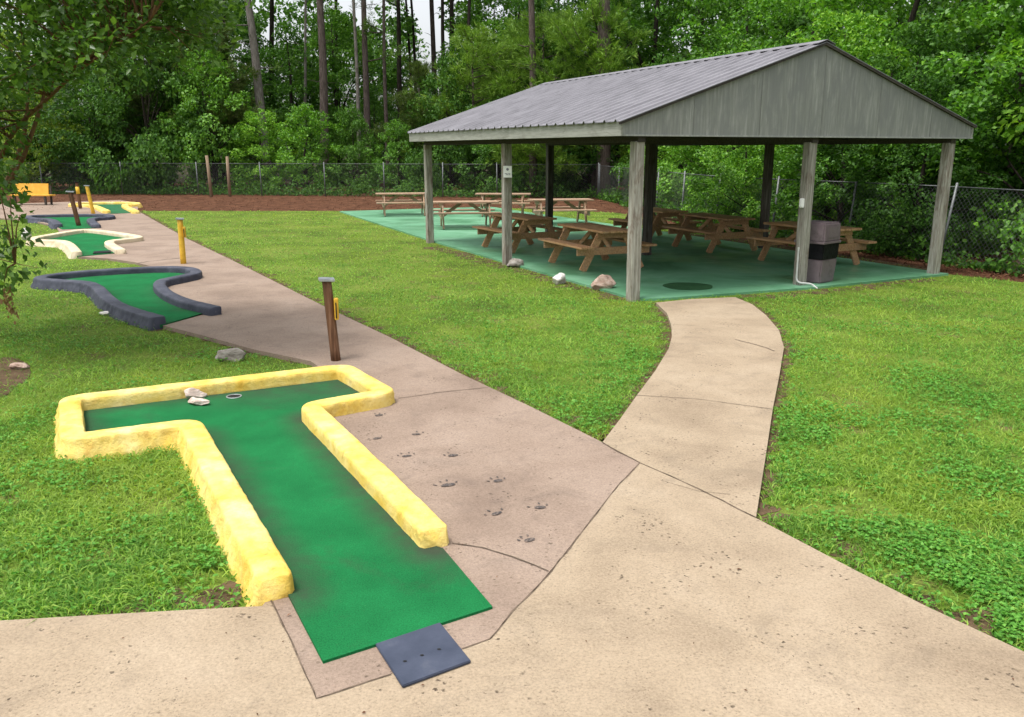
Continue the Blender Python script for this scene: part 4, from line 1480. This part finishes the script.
# pines with soft low foliage
place(YP, pxx(470, 41.8), 45.2, 1.05, 0.4, "soft bright green young pine over the roof's low end", "young pines")
place(YP, pxx(545, 42), 44.5, 1.12, 2.4, "young pine with drooping bright needles over the far roof slope", "young pines")
place(YP, pxx(600, 40), 42.5, 1.15, 4.1, "young pine rising above the middle of the roof", "young pines")
place(OP, pxx(190, 45), 48.6, 1.0, 1.0, "olive brown young pine between the path's end and wooden poles", "young pines")
place(OP, pxx(122, 45), 48.8, 1.05, 3.0, "olive young pine behind the farthest golf hole", "young pines")
place(OP, pxx(415, 44), 46.5, 0.75, 5.0, "olive brown young pine under the bright gap of sky", "young pines", m=M["leaf_olive"])
# right-hand thicket close behind the fence
GR = "thicket behind the pavilion-side fence"
right = [
    (12.3, 14.7, VINE, 0.9, None, "bright broad-leaved shrub bulging over the fence beyond the corner post"),
    (11.0, 18.1, VINE, 0.95, None, "bright vine-covered tree behind the leaning fence post"),
    (9.4, 20.6, VINE, 0.8, LD, "dark shrub behind the fence next to the pavilion's corner post"),
    (8.3, 23.0, VINE2, 0.75, LB, "bright leafy tree seen over the trash can"),
    (7.3, 25.4, VINE, 0.72, LB, "bright yellowish green shrub seen between the pavilion's front posts"),
    (6.9, 28.6, VINE2, 0.7, LM, "mid green shrub seen behind the shaded picnic tables"),
    (6.7, 32.5, VINE, 0.8, LB, "bright shrub behind the fence seen past the dark centre post"),
    (6.3, 37.0, VINE2, 0.75, LD, "dark shrub at the fence corner beyond the pavilion"),
    (8.75, 18.6, VINE, 0.6, LD, "dark vines tangled in the fence just behind the pavilion's corner post"),
    (7.75, 20.3, VINE, 0.62, LM, "green creeper spilling over the fence between trash can and corner post"),
    (6.2, 22.9, VINE, 0.5, LB, "yellowish creeper poking through the fence behind the dark rear side post"),
    (13.2, 17.2, VINE2, 1.2, LB, "tall bright tree rising past the right end of the gable"),
    (12.4, 21.5, VINE2, 1.25, None, "tall mid green tree over the gable's low end"),
    (11.4, 26.0, VINE2, 1.3, LB, "tall bright green tree over the gable slope"),
    (10.2, 31.0, MIDT, 0.95, LB, "tall leafy tree just behind the gable peak"),
    (9.6, 37.5, MIDT, 1.1, LM, "tall green tree above the roof ridge beside the peak"),
    (14.5, 12.5, VINE2, 1.15, LM, "tall green tree at the picture's edge behind the fence"),
    (17.2, 17.5, BIGT, 0.8, LB, "high bright tree behind the thicket past the corner post"),
    (16.5, 23.5, BIGT, 0.9, LM, "high green tree behind the thicket over the gable's end"),
    (15.0, 30.0, BIGT, 0.95, LD, "high dark tree behind the gable slope"),
    (13.6, 38.0, BIGT, 1.0, LD, "high dark tree far behind the gable peak"),
]
for x, y, pr, sc, m, lb in right:
    k += 1
    place(pr, x, y, sc, k * 1.7, lb, GR, m)

for pr in (SHRUB, SHRUB2, MIDT, BIGT, VINE, VINE2, YP, OP):
    if pr.name not in USED and pr.get("label") == "x":
        for ch in list(pr.children):
            bpy.data.objects.remove(ch)
        bpy.data.objects.remove(pr)

# straight trunks: (column at foot, column at top of view, distance, radius, bark, label)
trunks = [
    (268, 248, 49.5, .27, "bark_grey", .02, "pale grey leaning trunk, thickest of the bare trunks over the fence"),
    (324, 317, 50, .25, "bark_red", .05, "reddish straight trunk two trunks along from the pale leaning one"),
    (358, 353, 50, .11, "bark_grey", .02, "slender pale grey trunk close beside a reddish one"),
    (366, 364, 51, .19, "bark_red", 0, "reddish trunk just touching the slender pale one"),
    (386, 381, 51, .12, "bark_red", .05, "thin brown trunk at the edge of the bright gap"),
    (402, 398, 58, .19, "bark_dark", 0, "dark trunk in the bright gap, beside the twin thin ones"),
    (419, 411, 60, .12, "bark_dark", .05, "thin dark trunk leaning in the middle of the bright gap"),
    (414, 407, 61, .11, "bark_dark", .03, "thinnest dark trunk in the bright gap"),
    (435, 432, 52, .17, "bark_dark", 0, "dark straight trunk dividing the bright gap"),
    (444, 443, 56, .15, "bark_dark", 0, "dark trunk just past the one dividing the gap"),
    (453, 452, 54, .18, "bark_dark", 0, "black trunk closing the gap on the roof's side"),
    (271, 270, 57, .2, "bark_dark", 0, "dark trunk right behind the pale leaning one"),
    (223, 222, 55, .18, "bark_dark", 0, "dark trunk above the bare wooden poles"),
    (168, 166, 56, .2, "bark_red", 0, "reddish trunk deep in the shade over the path's end"),
    (605, 605, 41.6, .33, "bark_red", 0, "thick brown trunk seen under the roof between rear posts"),
    (533, 532, 42.2, .18, "bark_red", 0, "brown trunk seen under the roof near the notice post"),
    (338, 336, 60, .16, "bark_dark", 0, "dark trunk deep between the reddish and slender ones"),
    (478, 478, 56, .15, "bark_dark", 0, "dark trunk rising over the roof's low end"),
    (700, 702, 48, .24, "bark_dark", 0, "dark trunk high over the roof near the gable peak"),
    (120, 117, 53, .2, "bark_dark", 0, "dark trunk in the shade over the farthest golf hole"),
    (192, 196, 51.5, .17, "bark_red", 0, "reddish trunk just before the dark one above the wooden poles"),
    (300, 303, 53, .1, "bark_grey", .03, "thin grey trunk between the pale leaning and reddish trunks"),
    (466, 469, 50, .13, "bark_dark", 0, "dark trunk among the young pine needles at the roof's low end"),
    (522, 520, 55, .15, "bark_red", 0, "reddish trunk high above the far end of the ridge"),
    (780, 784, 45, .22, "bark_dark", 0, "dark trunk in the leaves just behind the gable peak"),
]
TPS = {}
for i, (xb, xt, d, rad, bk, bend, lb) in enumerate(trunks):
    key = (bk,)
    lean = 0.0
    # sideways lean per metre of height, from the foot and the top of the view
    vx = (xb - xt) / 875.0 * d / 8.5 - (512 - xb) / 875.0 * 0.23 * 0
    h = random.uniform(17, 21)
    t = proto_tallpine(h, 60 + i, M[bk], rad, lowbranch=random.choice((0, 2, 4)), bend=bend * 3)
    t.location = (pxx(xb, d), d, -0.05)
    lean = math.atan2(-(xb - xt) / 875.0 * d, 9.0) + math.atan((512 - xb) / 3500.0) * 0.9
    t.rotation_euler = (0, lean, 0)
    tag(t, lb, "tree", "tall bare pine trunks")

# brush of the deeper wood, far behind, reading as one mass
C, A, NN, SZ = [], [], [], []
for i in range(760):
    ang = RNG.uniform(-0.66, 0.72)
    px = 512 + 875 * math.tan(ang)
    d = RNG.uniform(58, 82)
    zmax = 13.0 if not (412 < px < 458) else 4.5
    if px > 600:
        d = RNG.uniform(46, 70)
    z = RNG.uniform(0.2, zmax)
    r_ = RNG.uniform(0.9, 1.9)
    n = int(150 * r_)
    u = rand_unit(n)
    p = u * (r_ * RNG.uniform(0.3, 1, n) ** 0.6)[:, None]
    p[:, 2] *= 0.7
    p += np.array([d * math.tan(ang), d, z])
    C.append(p)
    A.append(RNG.normal(size=(n, 3)) + np.array([0, 0, -.3]))
    NN.append(RNG.normal(size=(n, 3)) * 0.5 + np.array([0, 0, 0.8]))
    SZ.append(RNG.uniform(0.22, 0.42, n))
wd = leaf_object("woods", np.concatenate(C), np.concatenate(A), np.concatenate(NN), np.concatenate(SZ), LD)
tag(wd, "deep green wood filling the space behind the trees", kind="stuff")

# ------------------------------------------------------------------ small tree at the lawn's edge, close by
cm = empty("crape_myrtle", (-7.0, 10.4, 0), "small tan-stemmed tree with glossy leaves overhanging the lawn beside the golf holes", "tree")
rs = random.Random(77)
mb = MB()


def q3(x, y, d):
    """point on the photograph's line of sight at distance d"""
    a = (x - CX) / FPX
    b = -(y - CY) / FPX
    dy = math.cos(PITCH) + b * math.sin(PITCH)
    dz = -math.sin(PITCH) + b * math.cos(PITCH)
    t = d / dy
    return Vector((a * t, d, CAMH + dz * t)) - cm.location


stems = [
    [(0.02, 0.02, -.1), (0.12, 0.05, .8), q3(-4, 168, 9.9), q3(14, 128, 9.7), q3(42, 104, 9.5), q3(78, 70, 9.1), q3(118, 44, 8.6), q3(150, 20, 8.2)],
    [(0.1, 0.0, -.1), (0.25, -0.1, .9), q3(18, 172, 9.8), q3(34, 128, 9.8), q3(43, 100, 9.9), q3(52, 60, 10.1), q3(60, 5, 10.3), q3(66, -60, 10.5)],
    [(0.05, 0.15, -.1), (0.2, 0.3, .9), q3(22, 150, 10.4), q3(28, 110, 10.4), q3(27, 70, 10.5), q3(20, 20, 10.6), q3(10, -60, 10.8)],
    [(-.1, -.1, -.1), (-.2, -.3, .9), (-.5, -.8, 2.0), (-.6, -1.4, 3.2), (-.4, -2.0, 4.2)],
    [(-.12, .1, -.1), (-.5, .2, .9), (-1.1, .5, 2.1), (-1.5, .8, 3.4), (-1.7, 1.1, 4.5)],
    [(0.0, -.12, -.1), (0.15, -.5, .8), (0.3, -1.0, 1.35), q3(8, 262, 8.7), q3(38, 268, 8.4)],
]
for k_, st in enumerate(stems):
    st = chaikin([tuple(p) for p in st], 2)
    n = len(st)
    mb.tube(st, [(0.036 if k_ < 5 else 0.012) * (1 - 0.85 * i / (n - 1)) for i in range(n)], 7)
sprays = []
for st in stems:
    for f in range(3, len(st)):
        sprays.append((Vector(st[f]), 0.55))
spots = []
for _ in range(60):
    x, y = rs.uniform(40, 215), rs.uniform(-60, 70)
    if y < 75 - x * 0.1:
        spots.append((q3(x, y, rs.uniform(8.2, 9.8)), rs.uniform(0.22, 0.4)))
for _ in range(130):
    x, y = rs.uniform(-120, 215), rs.uniform(-120, 105)
    if y > 100 - max(0, x - 30) * 0.42:
        y = rs.uniform(-120, 20)
    if x > 40 and y > 85:
        continue
    spots.append((q3(x, y, rs.uniform(8.2, 11.2)), rs.uniform(0.3, 0.6)))
for _ in range(22):
    spots.append((q3(rs.uniform(-80, 14), rs.uniform(120, 290), rs.uniform(8.6, 10)), rs.uniform(0.16, 0.34)))
for x, y, r_ in ((-5, 175, .3), (10, 195, .2), (20, 215, .15), (6, 235, .18), (-8, 262, .22), (5, 280, .16), (22, 272, .13), (38, 268, .1), (2, 292, .12)):
    spots.append((q3(x, y, 8.6), r_))
for _ in range(18):
    spots.append((Vector((rs.uniform(-2.2, .2), rs.uniform(-2, 2), rs.uniform(2.4, 5.2))), rs.uniform(.4, .7)))
for c, r_ in spots:
    near = min((Vector(p) for st in stems for p in chaikin([tuple(z_) for z_ in st], 1)), key=lambda p: (p - c).length + (2 if p.z > c.z + 0.6 else 0))
    if (near - c).length > 0.25 and (near - c).length < 1.5:
        mid = near.lerp(c, .5) + Vector((0, 0, .1))
        mb.tube([near, mid, c], [0.011, 0.007, 0.003], 4)
mb.build("trunk", M["bark_tan"], cm, smooth=True)
make_crown("crown", [(tuple(c), r_) for c, r_ in spots], 760, 0.085, M["leaf_myrtle"], cm, (0, 0, 2.2), 0.7, 0.3, 0.6)
# hanging dead leaf cluster
hc = q3(10, 305, 8.5)
C = np.array(hc)[None] + RNG.normal(size=(60, 3)) * np.array([0.03, 0.03, 0.11])
leaf_object("dead_leaves", C, RNG.normal(size=(60, 3)) * .4 + np.array([0, 0, -1]), RNG.normal(size=(60, 3)), RNG.uniform(.03, .07, 60), M["needle_dead"], cm, 0.3)

# ------------------------------------------------------------------ grass
keep_out = [fore, walk, pink, slab] + [h for h in HOLEPOLYS]
NG = 700000
gx = RNG.uniform(-420, 1480, NG)
gx = np.where((gx < -140) & (RNG.uniform(size=NG) < 0.4), gx + 900, gx)
gy = 205 + (760 - 205) * RNG.uniform(0, 1, NG)
a = (gx - CX) / FPX
b = -(gy - CY) / FPX
dyy = math.cos(PITCH) + b * math.sin(PITCH)
dzz = -math.sin(PITCH) + b * math.cos(PITCH)
t = -CAMH / dzz
X, Y = a * t, dyy * t
ok = inpoly(X, Y, lawn_out) & (Y < 36)
for pl in keep_out:
    for ox, oy in ((0, 0), (.018, 0), (-.018, 0), (0, .018), (0, -.018)):
        ok &= ~inpoly(X + ox, Y + oy, pl)
X, Y = X[ok], Y[ok]


def edge_dist(x, y, poly):
    d = np.full(len(x), 9.0)
    for i in range(len(poly)):
        ax_, ay_ = poly[i][:2]
        bx, by = poly[(i + 1) % len(poly)][:2]
        vx, vy = bx - ax_, by - ay_
        q = np.clip(((x - ax_) * vx + (y - ay_) * vy) / (vx * vx + vy * vy + 1e-9), 0, 1)
        d = np.minimum(d, np.hypot(x - ax_ - q * vx, y - ay_ - q * vy))
    return d


edge = np.minimum.reduce([edge_dist(X, Y, p_) for p_ in (fore, walk, pink, slab, cl1)])


def pnoise(x, y, s, o=0.0):
    return np.array([mnoise.noise(Vector((float(p) * s + o, float(q) * s, o))) for p, q in zip(x, y)])


pn = pnoise(X, Y, 1.7, 3.0) + 0.5 * pnoise(X, Y, 5.0, 9.0)
thin = RNG.uniform(size=len(X)) < np.clip(1.1 - np.clip((pn - 0.1) * 3.0, 0, 0.95) * np.clip(1.5 - np.hypot(X, Y) / 10, 0.15, 1), 0.1, 1)
# bare worn patch by the small tree
bare = np.exp(-(((X + 5.0) / 0.9) ** 2 + ((Y - 8.2) / 0.7) ** 2))
thin &= RNG.uniform(size=len(X)) > bare * 0.6
thin &= ~(inpoly(X, Y, bare_pl) & (RNG.uniform(size=len(X)) < 0.6))
edge_n = edge * (1 + 0.9 * pn)
thin &= RNG.uniform(size=len(X)) < np.clip(edge_n / 0.11, 0.12, 1)
near0 = np.clip((7.5 - np.hypot(X, Y)) / 3.5, 0, 1)
thin &= RNG.uniform(size=len(X)) > near0 * 0.45
X, Y, pn = X[thin], Y[thin], pn[thin]
n = len(X)
dist = np.sqrt(X ** 2 + Y ** 2)
near = np.clip((9 - dist) / 5, 0, 1)
hgt = RNG.uniform(0.02, 0.06, n) * (1 + 0.5 * near * RNG.uniform(0, 1, n)) * np.clip(1.0 - 0.5 * pn, 0.5, 1.35)
wid = np.maximum(RNG.uniform(0.003, 0.0085, n) * (1 + 0.55 * near), dist * 0.0007)
az = RNG.uniform(0, 2 * np.pi, n)
lean_a = RNG.uniform(0, 2 * np.pi, n)
ln = RNG.uniform(0.5, 2.3, n) + 0.6 * (1 - near)
lx, ly = np.cos(lean_a) * hgt * ln, np.sin(lean_a) * hgt * ln
wx, wy = np.cos(az) * wid / 2, np.sin(az) * wid / 2
V = np.zeros((n, 5, 3))
V[:, 0] = np.stack([X - wx, Y - wy, np.full(n, -0.004)], 1)
V[:, 1] = np.stack([X + wx, Y + wy, np.full(n, -0.004)], 1)
V[:, 2] = np.stack([X + wx * .8 + lx * .38, Y + wy * .8 + ly * .38, hgt * .62], 1)
V[:, 3] = np.stack([X - wx * .8 + lx * .38, Y - wy * .8 + ly * .38, hgt * .62], 1)
V[:, 4] = np.stack([X + lx, Y + ly, hgt * np.clip(1.05 - 0.3 * ln, 0.5, 1)], 1)
bs = (np.arange(n) * 5)[:, None]
F = np.concatenate([bs + np.array([[0, 1, 2]]), bs + np.array([[0, 2, 3]]), bs + np.array([[3, 2, 4]])], 1).reshape(-1)
g_ = raw_mesh("grass", V.reshape(-1, 3), F, 3, M["grass"])
tag(g_, "mown grass growing over both lawns", kind="stuff")

# clover mixed into the grass close by
sel = (dist < 14)
sel &= ~inpoly(X, Y, bare_pl)
cx_, cy_ = X[sel], Y[sel]
cn = pnoise(cx_, cy_, 1.1, 40.0) + 0.4 * pnoise(cx_, cy_, 4.0, 17.0)
kk = RNG.uniform(size=len(cx_)) < np.clip(0.10 + cn * 0.8, 0.03, 0.4) * np.where(cx_ > 0.8, 1.0, 0.5)
cx_, cy_ = cx_[kk] + RNG.normal(size=kk.sum()) * 0.02, cy_[kk] + RNG.normal(size=kk.sum()) * 0.02
okc = np.ones(len(cx_), bool)
for pl in keep_out:
    okc &= ~inpoly(cx_, cy_, pl)
cx_, cy_ = cx_[okc], cy_[okc]
m_ = len(cx_)
cz = RNG.uniform(0.025, 0.06, m_)
C, A = [], []
for kx in range(3):
    th = RNG.uniform(0, 2.1, m_) + kx * 2.09
    ad = np.stack([np.cos(th), np.sin(th), RNG.uniform(-.3, .15, m_)], 1)
    C.append(np.stack([cx_, cy_, cz], 1) + ad * 0.008)
    A.append(ad)
cl_ = leaf_object("clover", np.concatenate(C), np.concatenate(A), RNG.normal(size=(3 * m_, 3)) * .45 + np.array([0, 0, 1]), RNG.uniform(.013, .027, 3 * m_), M["clover"], None, 0.46, 0.06)
tag(cl_, "clover patches among the grass", kind="stuff")

# pine straw and leaf litter on the beds
n0 = 60000
gx = RNG.uniform(-60, 1100, n0)
gy = RNG.uniform(188, 300, n0)
a = (gx - CX) / FPX
b = -(gy - CY) / FPX
dyy = math.cos(PITCH) + b * math.sin(PITCH)
dzz = -math.sin(PITCH) + b * math.cos(PITCH)
t = -CAMH / dzz
X2, Y2 = a * t, dyy * t
ok = inpoly(X2, Y2, mulch_out) & ~inpoly(X2, Y2, lawn_out) & ~inpoly(X2, Y2, slab) & (Y2 < 50)
X2, Y2 = X2[ok], Y2[ok]
n = len(X2)
lt = leaf_object("leaf_litter", np.stack([X2, Y2, RNG.uniform(0.0, 0.06, n)], 1), RNG.normal(size=(n, 3)) * np.array([1, 1, .35]), RNG.normal(size=(n, 3)) * .4 + np.array([0, 0, 1]), RNG.uniform(.03, .085, n), M["straw"], None, 0.22)
tag(lt, "fallen pine straw and leaves on the beds", kind="stuff")

# low weeds and ivy crowding the foot of both fences
def along(pts, k):
    seg = [(Vector(pts[i][:2]), Vector(pts[i + 1][:2])) for i in range(len(pts) - 1)]
    ls = np.array([(b - a).length for a, b in seg])
    idx = RNG.choice(len(seg), k, p=ls / ls.sum())
    tt = RNG.uniform(0, 1, k)
    out = np.array([tuple(seg[i][0].lerp(seg[i][1], float(t))) for i, t in zip(idx, tt)])
    return out


C = []
for pts, k, zz, sp in ((fl, 15000, 0.5, 1.1), (fr_[:-3], 7000, 0.42, 0.45)):
    p = along(pts, k)
    bump_ = np.array([mnoise.noise(Vector((float(a_) * 0.7, float(b_) * 0.7, 5.0))) for a_, b_ in p])
    off = np.abs(RNG.normal(size=k)) * sp
    p = p + (np.stack([np.zeros(k), off + 0.02], 1) if pts is fl else np.stack([off * 0.92 - 0.12, off * 0.35], 1))
    z = np.abs(RNG.normal(size=k)) * zz * np.clip(0.55 + bump_ * 1.2, 0.08, 1.4)
    C.append(np.stack([p[:, 0], p[:, 1], z], 1))
C = np.concatenate(C)
n = len(C)
ug = leaf_object("undergrowth", C, RNG.normal(size=(n, 3)) + np.array([0, 0, .2]), RNG.normal(size=(n, 3)) * .5 + np.array([0, -.3, .8]), RNG.uniform(.07, .16, n), LD)
tag(ug, "weeds and ivy crowding the foot of the fences", kind="stuff")

# a few dry leaves and twigs blown over lawn and concrete
n = 120
gx = RNG.uniform(-40, 1060, n)
gy = RNG.uniform(330, 716, n)
P_ = np.array([at(float(x), float(y), ZP) for x, y in zip(gx, gy)])
P_[:, 2] = ZP + 0.006
blown = leaf_object("blown_leaves", P_, RNG.normal(size=(n, 3)) * np.array([1, 1, .08]), RNG.normal(size=(n, 3)) * .15 + np.array([0, 0, 1]), RNG.uniform(.006, .02, n) * np.where(RNG.uniform(size=n) < .1, 1.8, 1), M["straw"], None, 0.25)
tag(blown, "dry leaf bits blown over lawn and concrete", kind="stuff")
